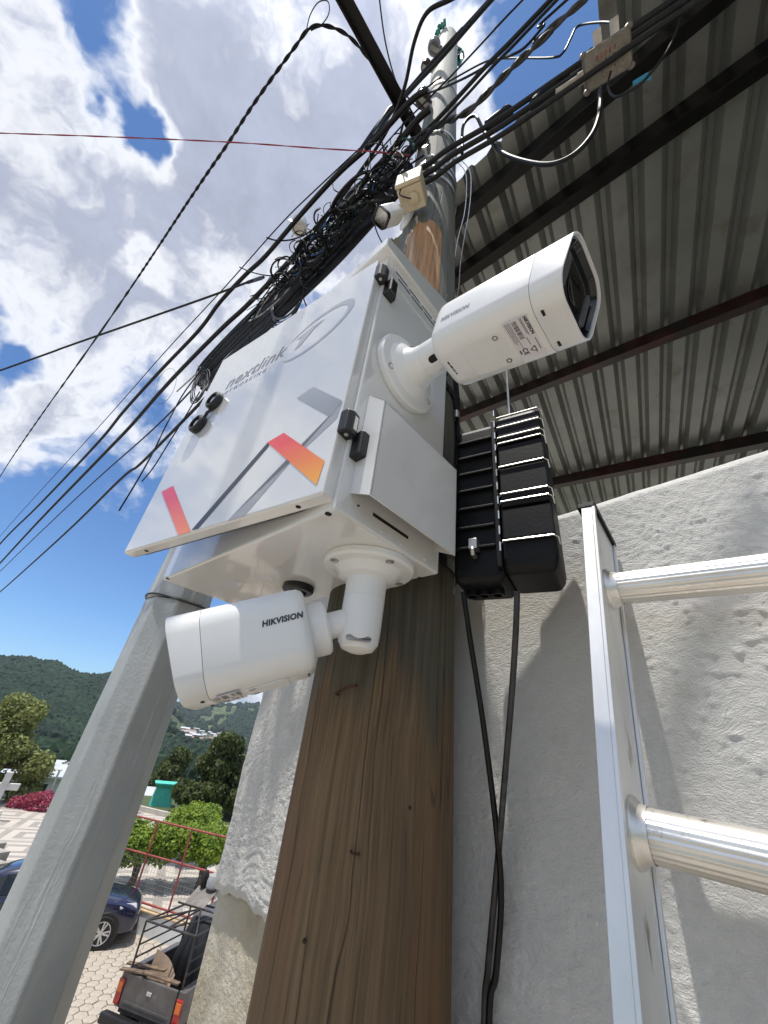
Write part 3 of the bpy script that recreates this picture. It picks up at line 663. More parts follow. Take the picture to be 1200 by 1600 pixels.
m=MB(); m.tube([E2+ax2*.005,E2+ax2*(RL2+.006)],.0215,20); sj=m.build('swivel_joint',M_camw,c2)
m=MB(); m.lathe([(0,0),(.040,0),(.043,.004),(.043,.028),(.040,.036)],E2+ax2*(RL2-.030),ax2,28); m.build('collar',M_camw,c2,ang=30)
hv=(CAM-E2); hv=V((hv.x,hv.y,0)).normalized(); hs=UP.cross(hv)
bp_=F2-UP*.139+hv*.0315
m=MB(); m.loft([[bp_+hv*(.0008*k)+(hs*p[0]+(UP*.8+hv*-.3).normalized()*p[1]) for p in rrect(.040-.002*k,.011-.001*k,.005,4)] for k in range(3)]); m.build('tilt_slot',M_steel,c2)

# ================================================================ black fibre closure
KS=.80; KA=PT(709,925,.87*KS); kz0=HC+.345*KS; KX=AZ(122); KY=AZ(122-90)   # KX right along the wall, KY away
KO=V((KA.x,KA.y,kz0)); KH=.475; KWd=.235
clo=thing('splice_closure','black ribbed plastic fibre closure with steel clips hanging right of the cabinet','enclosure',KO+KX*.11)
FK=(KO,KX*KS,KY*KS,UP*KS)
pl=[(p[0]+.062,p[1]+.06) for p in rrect(.124,.135,.014,4)]
def vs_ring(pf,z,s,cx_,cy_): return [((p[0]-cx_)*s+cx_,(p[1]-cy_)*s+cy_,z) for p in pf]
m=MB(FK); m.loft([vs_ring(pl,0,.82,.055,.06),vs_ring(pl,.012,.95,.055,.06),vs_ring(pl,.03,1,.055,.06),vs_ring(pl,KH-.015,1,.055,.06),vs_ring(pl,KH,.93,.055,.06)],smooth=False); m.build('rear_shell',M_blackm,clo,bevel=.004)
prt=[(p[0]+.174,p[1]+.058) for p in rrect(.122,.155,.016,4)]
m=MB(FK); m.loft([vs_ring(prt,.012,.80,.172,.055),vs_ring(prt,.030,.95,.172,.055),vs_ring(prt,.045,1,.172,.055),vs_ring(prt,KH-.01,1,.172,.055),vs_ring(prt,KH+.008,.92,.172,.055)],smooth=False); m.build('front_shell',M_blackm,clo,bevel=.004)
for z in np.linspace(.08,KH-.06,7):
    m=MB(FK); m.box((.008,-.020,z),(.104,-.002,z+.006)); m.build('rib',M_blackm,clo,bevel=.001)
m=MB(FK); m.box((.108,-.030,.022),(.120,.09,KH-.012)); m.build('seam_flange',M_blackm,clo,bevel=.002)
for k in range(11):
    z=.06+k*.042; m=MB(FK); m.box((.1165,-.0308,z),(.1195,-.0298,z+.022)); m.build('seam_glint',M_silver,clo)
for k,(z0,z1) in enumerate(((.085,.165),(.172,.285),(.295,.36),(.37,.455))):
    m=MB(FK); m.box((.125,-.034,z0),(.236,-.018,z1)); m.build('latch_cover',M_blackm,clo,bevel=.003)
for z in (.080,.185,.207,.290,.368,.388,.425,.462):
    m=MB(FK); m.tube([(.118,-.022,z-.003),(.126,-.0365,z),(.232,-.0365,z),(.2395,-.030,z-.002),(.2405,-.012,z-.012)],.0022,8); m.build('steel_clip',M_silver,clo)
m=MB(FK); m.tube([(.128,.02,KH+.006),(.222,.02,KH+.006)],.016,14); m.build('top_lug',M_blackm,clo)
for k in range(3):
    m=MB(FK); m.lathe([(.010,-.012),(.017,-.012),(.017,.014)],(.028+.030*k,.055,0),UP,16); m.build('cable_port',M_blackm,clo)
m=MB(FK); m.tube([(.055,-.012,.060),(.055,-.030,.060),(.055,-.034,.068),(.055,-.030,.076)],.006,8); m.box((.046,-.036,.072),(.066,-.010,.098)); m.build('earth_clamp',M_steel,clo,bevel=.002)
m=MB(FK); m.tube([(.15,.03,KH+.02),(.151,.03,KH+.12),(.156,.031,KH+.55)],.0035,8); m.build('hanger_rod',M_steel,clo)
# ================================================================ aluminium ladder
LT=CAM+V((.412,.607,.402)); LB=CAM+V((.302,.518,-.187)); LD=(LB-LT).normalized()
LX=AZ(134); LX=(LX-LD*LX.dot(LD)).normalized(); LYn=LX.cross(LD).normalized()
if LYn.dot(CAM-LT)<0: LYn=-LYn                     # towards the climber
k_=(LT.z)/-LD.z; LEN=k_
lad=thing('ladder','ribbed aluminium ladder leaning up beside the white wall','ladder',LT+LD*LEN)
def rail(ox,s):
    m=MB((LT+LX*ox,LX*s*1.15,LYn*1.2,LD))
    z1=LEN
    m.box((-.002,-0.0490,0),(.0015,0.0490,z1))                        # web
    m.box((-.014,0.0492,0),(.0018,0.0525,z1)); m.box((-.014,-0.0525,0),(.0018,-0.0492,z1))
    m.box((.0018,0.0455,0),(.0055,0.0525,z1)); m.box((.0018,-0.0525,0),(.0055,-0.0455,z1))
    m.box((-.014,0.0450,0),(-.011,0.0490,z1)); m.box((-.014,-0.0490,0),(-.011,-0.0450,z1))
    r_=m.build('rail',M_alu,lad,bevel=.0008)
    m=MB((LT+LX*ox,LX*s*1.15,LYn*1.2,LD)); m.box((-.020,-0.0535,-.008),(.0062,0.0535,.004)); m.build('rail_cap',M_blackm,r_,bevel=.002)
    m=MB((LT+LX*ox,LX*s*1.15,LYn*1.2,LD)); m.box((-.036,-0.0570,LEN-.09),(.010,0.0570,LEN)); m.build('rail_foot',M_blackm,r_,bevel=.004)
LWD=.45
rail(0,1); rail(LWD,-1)
pr_=[]
for k in range(96):
    a=2*math.pi*k/96; fl_=.0252-(.0009 if (k%4 in (2,3) and math.sin(a)>-.75) else 0); pr_.append((fl_*math.cos(a)*1.0,fl_*math.sin(a)))
m=MB((V((0,0,0)),LYn,LD,LX)); m.loft([[(a,b_,.0) for a,b_ in pr_],[(a,b_,LWD) for a,b_ in pr_]],smooth=False)
m.cm=0; m.lathe([(.024,.001),(.034,.001),(.0345,.003),(.0335,.006),(.028,.011),(.0262,.018)],(0,0,0),(0,0,1),32); m.lathe([(.024,LWD-.001),(.034,LWD-.001),(.0335,LWD-.006),(.0262,LWD-.016)],(0,0,0),(0,0,1),32)
s0_=None
zr=HC+.266; kk_=(LT.z-zr)/-LD.z; sp=.322
j=0
while kk_+j*sp<LEN-.15:
    if s0_ is None:
        s0_=m.build('rung',M_alur,None,org=(0,0,0)); s0_.parent=lad; s0_.location=(LT+LD*(kk_))-ORG[lad.name]
    else: copyobj(s0_,lad,(LT+LD*(kk_+j*sp))-ORG[lad.name])
    j+=1
# ================================================================ overhead cables
SA=-46.0                                                  # direction of the street (and of most spans)
def vplane(p0,az):                                        # vertical plane through p0 with horizontal direction az
    n=AZ(az+90); return lambda u,v: PP(u,v,V((p0[0],p0[1],HC)),n)
OFF=V((PX,PY,0))+AZ(-136)*.17
def cable(label,px,r=.006,off=0.0,az=SA,mt=None,z=None,ext=None,name='overhead_cable',group='overhead cables',n=8,k=6,lead=None):
    f=vplane(V((PX,PY,0))+AZ(az-90)*(.17+off),az); pts=[PZ(p[0],p[1],HC+z) for p in px] if z else [f(*p) for p in px]
    if lead is not None: pts=[V(lead)]+pts
    if ext:                                               # run on out of the picture along the span
        d=AZ(az if ext>0 else az+180); L=abs(ext); e=pts[-1]; s=(pts[-1]-pts[-2]); sl=s.z/max(.05,math.hypot(s.x,s.y)); sl=max(-.18,min(.18,sl))
        for q_ in (.25,.6,1.0): pts.append(e+d*L*q_+UP*(sl*L*q_*(1-.45*q_)))
    m=MB(); m.tube(cr(pts,k),r,n); o=m.build(name,mt or M_cable,None); return tag(o,label,'cable',group)
zP=lambda v:pole_hit(545+(1600-v)*155/1540,v)
cable('thick black cable, upper one of the left span below the clouds',[(668,140),(640,160),(585,220),(529,271),(473,332),(415,400),(383,430),(343,473),(310,517),(250,580),(193,643),(150,695),(60,790),(0,850)],0.0149,.02,z=2.95,ext=24)
cable('thick black cable running just under the upper thick one on the left',[(672,170),(650,190),(600,250),(520,335),(430,432),(383,480),(350,510),(297,563),(250,613),(203,667),(150,722),(60,815),(0,880)],0.0166,.0,z=2.75,ext=24)
cable('thin dark line crossing above the thick cables on the left',[(690,120),(640,160),(500,290),(437,352),(350,450),(255,553),(150,672),(0,838)],0.0042,.09,z=3.1,ext=24)
cable('slim black cable below the two thick ones, meeting the coil bracket',[(660,215),(560,330),(450,450),(380,520),(310,598),(240,670),(150,750),(70,825),(0,893)],0.0075,-.03,z=2.6,ext=24)
cable('black cable lowest of the left span, leaving from behind the door edge',[(640,240),(540,370),(440,480),(360,580),(303,640),(267,677),(217,727),(187,750),(100,835),(0,925)],0.0144,-.05,z=2.45,ext=24)
cable('thin stray cable dropping between the lower left cables',[(330,560),(290,610),(262,660),(240,705),(215,750),(186,798)],0.0057,-.02)
cable('short frayed cable end hanging left of the door locks',[(312,612),(290,650),(265,690),(240,730),(222,752)],0.0047,-.045)
cable('thin dark line rising from the left edge to the cable splice',[(395,438),(350,455),(300,473),(200,508),(100,543),(0,579)],0.0046,.05,az=-68,ext=14)
f_=None
# twisted service drop
def twisted(label,px,r,off,az,ext,turn,mt=None,mt2=None,z=None):
    f=vplane(V((PX,PY,0))+AZ(az-90)*(.17+off),az); pts=[PZ(p[0],p[1],HC+z) for p in px] if z else [f(*p) for p in px]
    e=pts[-1]; s=(pts[-1]-pts[-2]); sl=max(-.2,min(.2,s.z/max(.05,math.hypot(s.x,s.y)))); d=AZ(az if ext>0 else az+180)
    for q_ in (.3,.65,1.0): pts.append(e+d*abs(ext)*q_+UP*sl*abs(ext)*q_*(1-.45*q_))
    path=cr(pts,26); L=0; root=thing('service_cable',label,'cable',path[0],'overhead cables')
    ds=[0]
    for i in range(1,len(path)): ds.append(ds[-1]+(path[i]-path[i-1]).length)
    # resample near the pole finely
    for ph in range(2):
        q_=[]; 
        for i,p in enumerate(path):
            T=(path[min(i+1,len(path)-1)]-path[max(0,i-1)]).normalized(); x=T.cross(UP).normalized(); y=x.cross(T)
            a=2*math.pi*ds[i]/turn+ph*math.pi; q_.append(p+(x*math.cos(a)+y*math.sin(a))*r*.85)
        m=MB(); m.tube(q_,r,6); m.build('strand',(mt or M_cable),root)
    return root
twisted('twisted black service cable sagging from upper centre to the left edge',[(600,122),(560,72),(535,50),(505,40),(482,46),(462,72),(425,122),(390,172),(355,226),(300,306),(170,500),(0,745)],.0062,.22,SA,22,.16,z=3.62)
m=MB(); m.tube(cr([PZ(p[0],p[1],HC+3.62) for p in ((478,52),(484,25),(497,4),(512,2),(514,20),(503,38),(486,48))],6),.003,6); tag(m.build('preformed_tie',M_cable2),'thin wire loop tied on the twisted service cable at the top','wire','cable ties')
twisted('red and white wire stretched level from the left edge to the pole',[(640,243),(600,238),(500,232),(355,222),(150,213),(0,208)],.0017,.04,-86,10,.35,M_red)
# right-hand spans
cable('heavy black cable rising right past the pole top',[(560,240),(593,193),(640,140),(677,97),(720,50),(767,0)],0.0189,.0,ext=-9)
cable('second heavy black cable hugging the one past the pole top',[(575,228),(606,182),(650,132),(690,90),(735,38),(775,-8)],0.0135,.03,ext=-9)
cable('thin black line crossing just below the heavy pole-top cables',[(400,480),(500,345),(613,213),(667,157),(720,103),(800,17),(830,-14)],0.0044,.06,ext=-9)
cable('paired black cable crossing the middle of the pole head, left one',[(625,250),(653,217),(683,187),(720,147),(760,103),(800,63),(862,-2)],0.0104,.0,ext=-9)
cable('paired black cable crossing the middle of the pole head, right one',[(634,248),(662,217),(692,188),(728,150),(768,106),(810,63),(872,-2)],0.0063,.02,ext=-9)
twisted('thick twisted cable running from the pole head to upper right',[(640,222),(687,195),(727,177),(760,147),(800,106),(860,50),(913,0)],.0085,.0,-53,-8,.22,M_cable2)
for k,(dx,dy,r,nm) in enumerate(((0,0,.011,'topmost'),(7,9,.011,'middle'),(13,19,.010,'lowest'))):
    cable('%s of three bundled black trunk cables carrying the terminal box'%nm,[(640+dx,272+dy),(667+dx,258+dy),(700+dx,233+dy),(760+dx,198+dy),(800+dx,172+dy),(880+dx,117+dy),(960+dx,62+dy),(1070+dx,-12+dy)],r,-.0,az=-57,ext=-8)
cable('thin black cable climbing from the pole head to the top edge',[(655,170),(640,155),(620,130),(603,70),(593,0),(590,-40)],.0045,.03,z=3.7)
cable('black cable arching over at top centre and down into the bundle',[(470,400),(540,300),(587,233),(613,187),(633,133),(647,67),(667,20),(702,0),(740,-20),(800,-60)],0.0094,.08,z=3.0)
cable('black cable kinked from the trunk up to the terminal box',[(700,128),(760,96),(800,91),(862,90),(880,82),(892,60),(903,41),(935,35),(965,36)],.0048,-.01,az=-57)
cable('black cable looping below the trunk cables into the terminal box',[(722,240),(724,196),(742,181),(756,205),(775,230),(800,246),(850,257),(890,246),(922,215),(936,180),(939,138)],.0075,-.02,az=-57)
cable('thin black cable looping out below the terminal box to upper right',[(954,112),(950,135),(960,151),(985,142),(1010,122),(1045,75),(1066,20),(1068,-20)],.0040,-.02,az=-57,ext=-3)
cable('slim black cable sagging between pole head and right trunk',[(655,150),(690,138),(730,120),(775,95),(815,78),(850,40),(880,5)],.0060,.02,az=-53,ext=-5)
# vertical drops on the right of the pole
def drop(label,pts,r,mt,name='drop_cable',cat='cable',group='cables dropping beside the pole'):
    m=MB(); m.tube(cr(pts,8),r,8); return tag(m.build(name,mt),label,cat,group)
dp=[(718,248,.93),(733,265,.95),(736,290,.98),(733,330,1.0),(726,370,1.0),(720,410,.99),(717,450,.98),(712,480,.96)]
drop('bright wire dropping down the right edge of the pole, outer one',[PT(*p) for p in dp],.0028,M_silver)
drop('bright wire dropping down the right edge of the pole, inner one',[PT(u-7-(3 if i>3 else 0),v+2,t_) for i,(u,v,t_) in enumerate(dp)],.0028,M_silver)
zf=0.0
def wallpt(u,v,s_): d=ray(u,v); t_=s_/d.dot(AZ(45)); return CAM+d*t_
drop('black cable hanging from the left port of the closure to the ground',[wallpt(724,925,.60),wallpt(735,1000,.62),wallpt(755,1130,.67),wallpt(775,1290,.72),wallpt(783,1400,.745),wallpt(775,1520,.755),wallpt(764,1600,.76)]+[wallpt(764,1600,.76)+V((-.008*k_,-.0,-.25*k_*k_)) for k_ in (1,2,3,4)]+[V((.16,.86,.02))],.0050,M_cable)
drop('ridged grey cable hanging from the right of the closure across the black one',[wallpt(808,925,.60),wallpt(806,985,.61),wallpt(800,1080,.64),wallpt(790,1200,.69),wallpt(780,1320,.73),wallpt(770,1430,.755),wallpt(762,1520,.77),wallpt(757,1600,.77)]+[wallpt(757,1600,.77)+V((-.008*k_,0,-.25*k_*k_)) for k_ in (1,2,3,4)]+[V((.14,.90,.02))],.0053,M_cable2)
for k in range(5):
    d=.004*k; lab=['outermost','second','third','fourth','innermost'][k]
    drop('%s black cable loop between cabinet and closure'%lab,[PT(699+3*k,470+6*k,.80),PT(702+2*k,560,.80),PT(704+3*k,640,.82+d),PT(706+k,720,.82+d),PT(702+k,800,.81),PT(700,870,.80)],.0055+.0008*(k%3),M_cable)
drop('thin black jumper arching from the cabinet over the closure',[PT(700,612,.78),PT(708,622,.80),PT(714,650,.82),PT(716,690,.83),PT(712,740,.82),PT(709,800,.81)],.0065,M_cable)
p=PT(713,648,.81); m=MB(); m.lathe([(.0085,-.016),(.0098,-.016),(.0098,.010),(.0085,.010)],p,UP,14); tag(m.build('hose_clamp',M_steel),'small steel clamp on the jumper beside the closure','clamp')
# flat black cable bundle to the left
f=vplane(V((PX,PY,0))+AZ(SA-90)*.12,SA)
bun=thing('cable_bundle','wide flat bundle of black cables behind the top of the cabinet','cable bundle',f(450,450))
for k in range(21):
    o1=(k%7)*5.4-16; o2=(k//7)*3
    px=[(640+.3*o1,262+.5*o1),(560+.5*o1,352+.6*o1),(500+.6*o1,412+.7*o1),(433+.75*o1,474+.75*o1),(375+.75*o1,527+.75*o1),(322+.6*o1,582+.6*o1),(316+.5*o1,606+.4*o1)]
    m=MB(); m.tube(cr([f(u+o2+random.uniform(-1.5,1.5),v+random.uniform(-1.5,1.5)) for u,v in px],5),.0095+.0025*random.random(),6); m.build('strand',M_cable,bun)
b2=thing('cable_bundle','heavy round bundle of black cables from the pole head down behind the cabinet top','cable bundle',PZ(520,370,HC+3.0))
for k in range(11):
    a=2*math.pi*k/11; ox,oy=7*math.cos(a)*(1 if k%2 else .5),7*math.sin(a)*(1 if k%2 else .5)
    px=[(668+.5*ox,205+.5*oy),(630+.7*ox,246+.7*oy),(585+ox,296+oy),(540+ox*1.2,345+oy*1.2),(495+ox*1.3,394+oy*1.3),(445+ox*1.3,448+oy*1.3),(405+ox,492+oy),(360+ox,540+oy)]
    m=MB(); m.tube(cr([PZ(u+random.uniform(-2,2),v+random.uniform(-2,2),HC+3.0+.05*math.sin(a)) for u,v in px],5),.008+.004*random.random(),6); m.build('strand',M_cable,b2)
loops=((560,318,26,14,-.8,'upper left of the cream box'),(520,350,34,18,-.7,'around the magenta strip'),(485,392,30,20,-.9,'beside the pale lamp housing'),(600,268,24,16,-.6,'left of the cream box'),(450,430,28,15,-.8,'at the foot of the tangle'),(545,300,40,10,-.85,'lying along the bundle in mid tangle'))
for k,(u,v,rx,ry,tl,wh) in enumerate(loops):
    rt=thing('cable_coil','loose black cable coil '+wh,'cable coil',PZ(u,v,HC+2.45),'coils in the wire tangle')
    for j_ in range(3):
        pts=[]
        for q2 in range(25):
            a=2*math.pi*q2/24; x=rx*math.cos(a)*(1-.07*j_); y=ry*math.sin(a)*(1-.09*j_); pts.append(PZ(u+x*math.cos(tl)-y*math.sin(tl)+2*j_,v+x*math.sin(tl)+y*math.cos(tl)-2*j_,HC+2.42+.02*j_+.06*math.sin(a+k)))
        m=MB(); m.tube(pts,.0045+.0012*(k%3),6,caps=False); m.build('turn',M_cable if j_<2 else M_cable2,rt)
# flat steel cable brackets with coils
def plate(label,a,b_,wd,th,off,az=SA,mt=None,name='steel_bracket',cat='bracket',up=None):
    f=vplane(V((PX,PY,0))+AZ(az-90)*(.17+off),az); m=MB(); m.bar(f(*a),f(*b_),wd,th,up or (0,0,1)); return tag(m.build(name,mt or M_steel,bevel=.002),label,cat)
plate('flat steel bracket across the bundle nearest the cabinet top',(402,468),(432,496),.05,.014,-.08)
plate('flat steel bracket holding the cable coil beside the door edge',(312,574),(336,590),.06,.02,-.08)
plate('thin steel strap slanting left from the coil bracket',(318,574),(276,612),.016,.006,-.08)
plate('long pale steel flat running down from the cream box behind the wires',(625,246),(540,309),.06,.012,-.02)
plate('narrow pale steel bar lying over the tangle above the cabinet',(523,390),(420,478),.030,.010,-.10)
plate('short upright steel strap at the left of the tangle',(426,428),(402,466),.022,.008,-.07)
plate('faded magenta plastic strip caught in the wire tangle',(541,308),(514,374),.055,.006,-.04,mt=M_pink,name='plastic_strip',cat='strip')
def coil(label,c,rx,ry,nl,r,off,mt,tilt=0):
    f=vplane(V((PX,PY,0))+AZ(SA-90)*(.17+off),SA); root=thing('cable_coil',label,'cable coil',f(*c))
    for j in range(nl):
        pts=[]; jx,jy=random.uniform(-4,4)+j*3-nl*1.5,random.uniform(-3,3)
        for k in range(25):
            a=2*math.pi*k/24; x=rx*math.cos(a); y=ry*math.sin(a); ca,sa=math.cos(tilt),math.sin(tilt)
            p=f(c[0]+x*ca-y*sa+jx,c[1]+x*sa+y*ca+jy); pts.append(p+AZ(-136)*(.010*j+.02*math.sin(a)))
        m=MB(); m.tube(pts,r,6,caps=False); m.build('turn',mt,root)
    return root
coil('coil of grey cable hooked over the bracket beside the door edge',(319,608),9,26,6,.0042,-.05,M_cable2,.15)
coil('coil of shiny dark cable bent over the bracket above the cabinet top',(452,478),20,36,7,.0048,-.09,M_cable2,.35)
coil('small coil of thin wire hanging from the upper left cables',(262,606),14,30,1,.0022,.0,M_cable,.25)
# black splice sleeves and a pale lamp housing
f=vplane(V((PX,PY,0))+AZ(SA-90)*.17,SA)
for lab,a,b_,r in (('short black splice sleeve on the lower thick cable left of the tangle',(385,442),(412,433),.018),('black splice sleeve in the middle of the tangle',(505,352),(540,322),.022),('dark bulky splice at the left of the crossarm joint',(585,212),(612,168),.030)):
    A_p,B_p=f(*a),f(*b_); T=(B_p-A_p); m=MB(); m.lathe([(.3*r,0),(r*.9,.06*T.length),(r,.2*T.length),(r,.85*T.length),(r*.6,T.length)],A_p,T,14); tag(m.build('splice_sleeve',M_blackm),lab,'splice')
lp=f(468,352); ld=V((-.15,-.1,1)).normalized()
lm=thing('lamp_housing','pale round lamp housing half hidden in the wire tangle','lamp',lp-ld*.07)
m=MB(); m.lathe([(.055,-.07),(.075,-.06),(.078,.0),(.070,.06),(.04,.085),(0,.09)],lp,ld,24); m.build('shade',mat('pale_lamp_enamel',(.55,.54,.50),.4,var=.1,vs=8),lm)
m=MB(); m.lathe([(0,-.05),(.05,-.055),(.052,-.045)],lp,ld,20); m.build('diffuser',M_steel,lm)
m=MB(); m.tube(cr([lp+V((-.05,-.03,-.05)),lp+V((-.10,-.02,.02)),lp+V((-.06,.02,.10)),lp+V((.12,.10,.12))],6),.009,8); m.build('hook_arm',M_silver,lm)
# wire tangle: nobody could count it
tw=MB(); cen=[(640,235),(600,275),(560,315),(525,350),(495,385),(465,420),(430,455)]
M_tng=mat('dull_thin_wire',(.012,.012,.013),.75,var=.3,vs=30,spec=.15); M_tng2=mat('dull_grey_wire',(.07,.068,.065),.8,var=.3,vs=30,spec=.15)
mats=[M_tng,M_tng2,M_cable2,mat('white_wire',(.45,.45,.43),.7),mat('blue_wire',(.05,.16,.45),.6),mat('dark_green_wire',(.02,.10,.075),.6)]
for k in range(150):
    i=random.random()*(len(cen)-1); j=int(i); fr_=i-j; c0=cen[j]; c1_=cen[j+1]
    u=c0[0]+(c1_[0]-c0[0])*fr_+random.gauss(0,10); v=c0[1]+(c1_[1]-c0[1])*fr_+random.gauss(0,11)
    zt_=HC+random.uniform(2.25,2.95); f2=lambda a_,b_: PZ(a_,b_,zt_+.06*math.sin(a_*.3+k)+.05*math.sin(b_*.37+2*k))
    n_=random.choice((6,7,8,10)); pts=[]; a=random.uniform(0,6.28); uu,vv=u,v; st=random.uniform(5,9); kap=random.choice((-1,1))*random.uniform(.25,.75)
    if k%3==0: kap*=.18; a=rad(random.choice((132,-48))+random.uniform(-18,18)); st*=1.5
    for s_ in range(n_):
        q_=f2(uu,vv); pts.append(q_); a+=kap+random.uniform(-.06,.06); uu+=st*math.cos(a); vv+=st*math.sin(a)
    tw.cm=random.choices(range(6),(70,18,2,3,3,4))[0]; tw.tube(cr(pts,4),random.choice((.0022,.0032,.0042,.0055)),5)
stuff(tag(tw.build('wire_tangle',mats),'dense tangle of thin wires round the pole head above the cabinet','wires'))
# ================================================================ pole-head hardware
ca=pole_hit(664,222); 
f=vplane((ca.x,ca.y),-136.0)
az_c=-136.5; zc_=HC+3.55
def onz(u,v,z): return PZ(u,v,z)
A1=PZ(663,228,zc_); B1=PZ(533,-14,zc_); dd=(B1-A1).normalized()
arm=thing('crossarm','dark steel angle crossarm reaching from the pole head to the top edge','crossarm',A1)
m=MB(); m.bar(A1-dd*.10,B1+dd*.3,.07,.008); m.build('flange',M_purlb,arm)
m=MB(); sd2=dd.cross(UP).normalized(); m.bar(A1-dd*.10+sd2*.031-UP*.034,B1+dd*.3+sd2*.031-UP*.034,.008,.06); m.build('web',M_purlb,arm)
hd=thing('pole_bands','bright steel strap bands and bolts wound round the pole head','steel bands',zP(268))
for k,v in enumerate((252,262,275,205,128)):
    z=zP(v).z; m=MB(); rings=[]; tl=random.uniform(-.02,.02)
    for i in range(37):
        a=2*math.pi*i/36; c_=pc(z); r=pr(z)*1.035
        rings.append([V((c_.x+(r+o_)*math.cos(a),c_.y+(r+o_)*math.sin(a),z+h_+tl*math.cos(a))) for o_,h_ in ((0,-.016),(.004,-.016),(.004,.016),(0,.016))])
    m.loft(rings,caps=(False,False),smooth=False); m.build('band',M_steel,hd)
for u,v in ((700,262),(668,246),(690,205),(673,262)):
    p=pole_hit(u,v); nn=(p-pc(p.z)); nn.z=0; nn.normalize(); m=MB(); m.lathe([(.010,-.01),(.010,.035),(.016,.035),(.016,.048),(0,.048)],p,nn,6,smooth=False); m.build('bolt',M_silver,hd)
def spool(label,u,v,r,h,nn,mt):
    p=pole_hit(u,v)+nn*.06; root=thing('insulator',label,'insulator',p,'insulators on the pole head')
    m=MB(); m.lathe([(0,-h/2),(r*.75,-h/2),(r,-h*.38),(r,-h*.22),(r*.6,-h*.06),(r*.6,h*.06),(r,h*.22),(r,h*.38),(r*.75,h/2),(0,h/2)],p,UP if abs(nn.z)<.1 else nn,20); m.build('spool',mt,root)
    for s__ in (-1,1):
        m=MB(); m.bar(p-nn*.07+UP*(s__*h*.55),p+nn*.03+UP*(s__*h*.55),.03,.008); m.build('clevis',M_steel,root)
M_por=mat('brown_porcelain',(.06,.035,.03),.2,var=.2,vs=12)
spool('brown spool insulator on the left of the pole below the crossing cables',672,165,.05,.10,AZ(-120),M_por)
spool('grey spool insulator high on the left of the pole top',688,78,.055,.16,AZ(-105),mat('grey_porcelain',(.16,.15,.15),.3,var=.15))
spool('dark spool insulator behind the heavy cables beneath the pole top',676,108,.045,.10,AZ(-100),M_por)
# green rag at the very top
M_green=mat('green_plastic_rag',(.02,.30,.19),.45,var=.2,vs=20)
rag=thing('plastic_rag','torn green plastic caught on the top of the pole','rag',pc(PTOP))
tz=PTOP
for k,(a0,a1,dx,l) in enumerate(((200,330,.0,.12),(20,80,.05,.5))):
    m=MB(); n1_,n2_=14,10; vs=[]
    for i in range(n1_+1):
        a=rad(a0+(a1-a0)*i/n1_)
        for j2 in range(n2_+1):
            s_=j2/n2_; r=pr(tz)*(1.06+.5*dx*s_*20*(k==1))+.02*math.sin(i*2.1+j2*1.3)+.03*random.random(); zz_=tz+.05-l*s_*(.7+.3*math.sin(i*1.7))
            vs.append(V((pc(tz).x+r*math.sin(a),pc(tz).y+r*math.cos(a),zz_)))
    n=n2_+1; m.add(vs,[(i*n+j2,(i+1)*n+j2,(i+1)*n+j2+1,i*n+j2+1) for i in range(n1_) for j2 in range(n2_)],True); o=m.build('strip',M_green,rag,ang=90)
# cream junction box with a round cover, and its grey conduit
bc=PT(643,296,.66); bn=AZ(205); bx=UP.cross(bn).normalized()
jb=thing('junction_box','cream plastic junction box fixed to the upper pole','junction box',bc)
JS=.68; FJ=(bc,bx*JS,bn*JS,UP*JS); 
m=MB(FJ); m.box((-.075,-.085,-.08),(.075,.045,.08)); m.build('base',M_beige,jb,bevel=.006)
m=MB(FJ); m.box((-.079,.046,-.084),(.079,.070,.084)); m.build('lid',M_beige,jb,bevel=.006)
m=MB(FJ); m.lathe([(.030,0),(.036,-.004),(.034,-.016),(.018,-.026),(0,-.028)],(.012,-.02,-.0805),(0,0,1),22); m.build('round_cover',M_beige,jb)
m=MB(FJ); m.tube(cr([(.012,-.02,-.09),(-.02,.01,-.125),(-.055,.03,-.105),(-.04,.05,-.06)],6),.004,6); m.build('cable_loop',M_cable,jb)
m=MB(FJ); m.tube(cr([(-.02,-.03,.075),(-.02,-.03,.15),(-.015,-.04,.25),(.0,-.06,.33)],6),.030,16); m.build('conduit',mat('grey_conduit',(.27,.27,.26),.5,var=.1),jb)
# small camera on the pole
sc_=PT(604,338,.68); sx_=(PT(583,345,.685)-PT(630,332,.70)).normalized()
sm=thing('small_camera','small white camera on a swivel foot just below the cream box','camera',PT(632,340,.70))
Ys=UP.cross(sx_).normalized(); Zs=sx_.cross(Ys)
m=MB((sc_,sx_,Ys,Zs)); ps=rrect(.062,.062,.016,5); m.loft([[(-.075,p[0]*.9,p[1]*.9) for p in ps],[(-.06,p[0],p[1]) for p in ps],[(.035,p[0],p[1]) for p in ps],[(.036,p[0]*.93,p[1]*.93) for p in ps]]); m.build('housing',M_camw,sm,ang=50)
m=MB((sc_,sx_,Ys,Zs)); m.loft([[(.030,p[0]*1.02,p[1]*1.02) for p in ps],[(.044,p[0]*1.02,p[1]*1.02) for p in ps],[(.044,p[0]*.9,p[1]*.9) for p in ps],[(.036,p[0]*.85,p[1]*.85) for p in ps]]); m.build('front_ring',M_gloss,sm,ang=50)
m=MB((sc_,sx_,Ys,Zs)); m.box((-.03,-.0434,-.02),(.01,-.0424,.02)); 
foot=pole_hit(637,345); fn=(foot-pc(foot.z)); fn.z=0; fn.normalize()
m=MB(); m.lathe([(0,0),(.045,0),(.047,.006),(.040,.014),(.022,.020),(.018,.05),(.024,.06),(.020,.075),(0,.08)],foot,fn,22); m.build('swivel_foot',M_camw,sm)
m=MB(); m.tube([foot+fn*.06,sc_-sx_*.07],.018,14); m.build('neck',M_camw,sm)
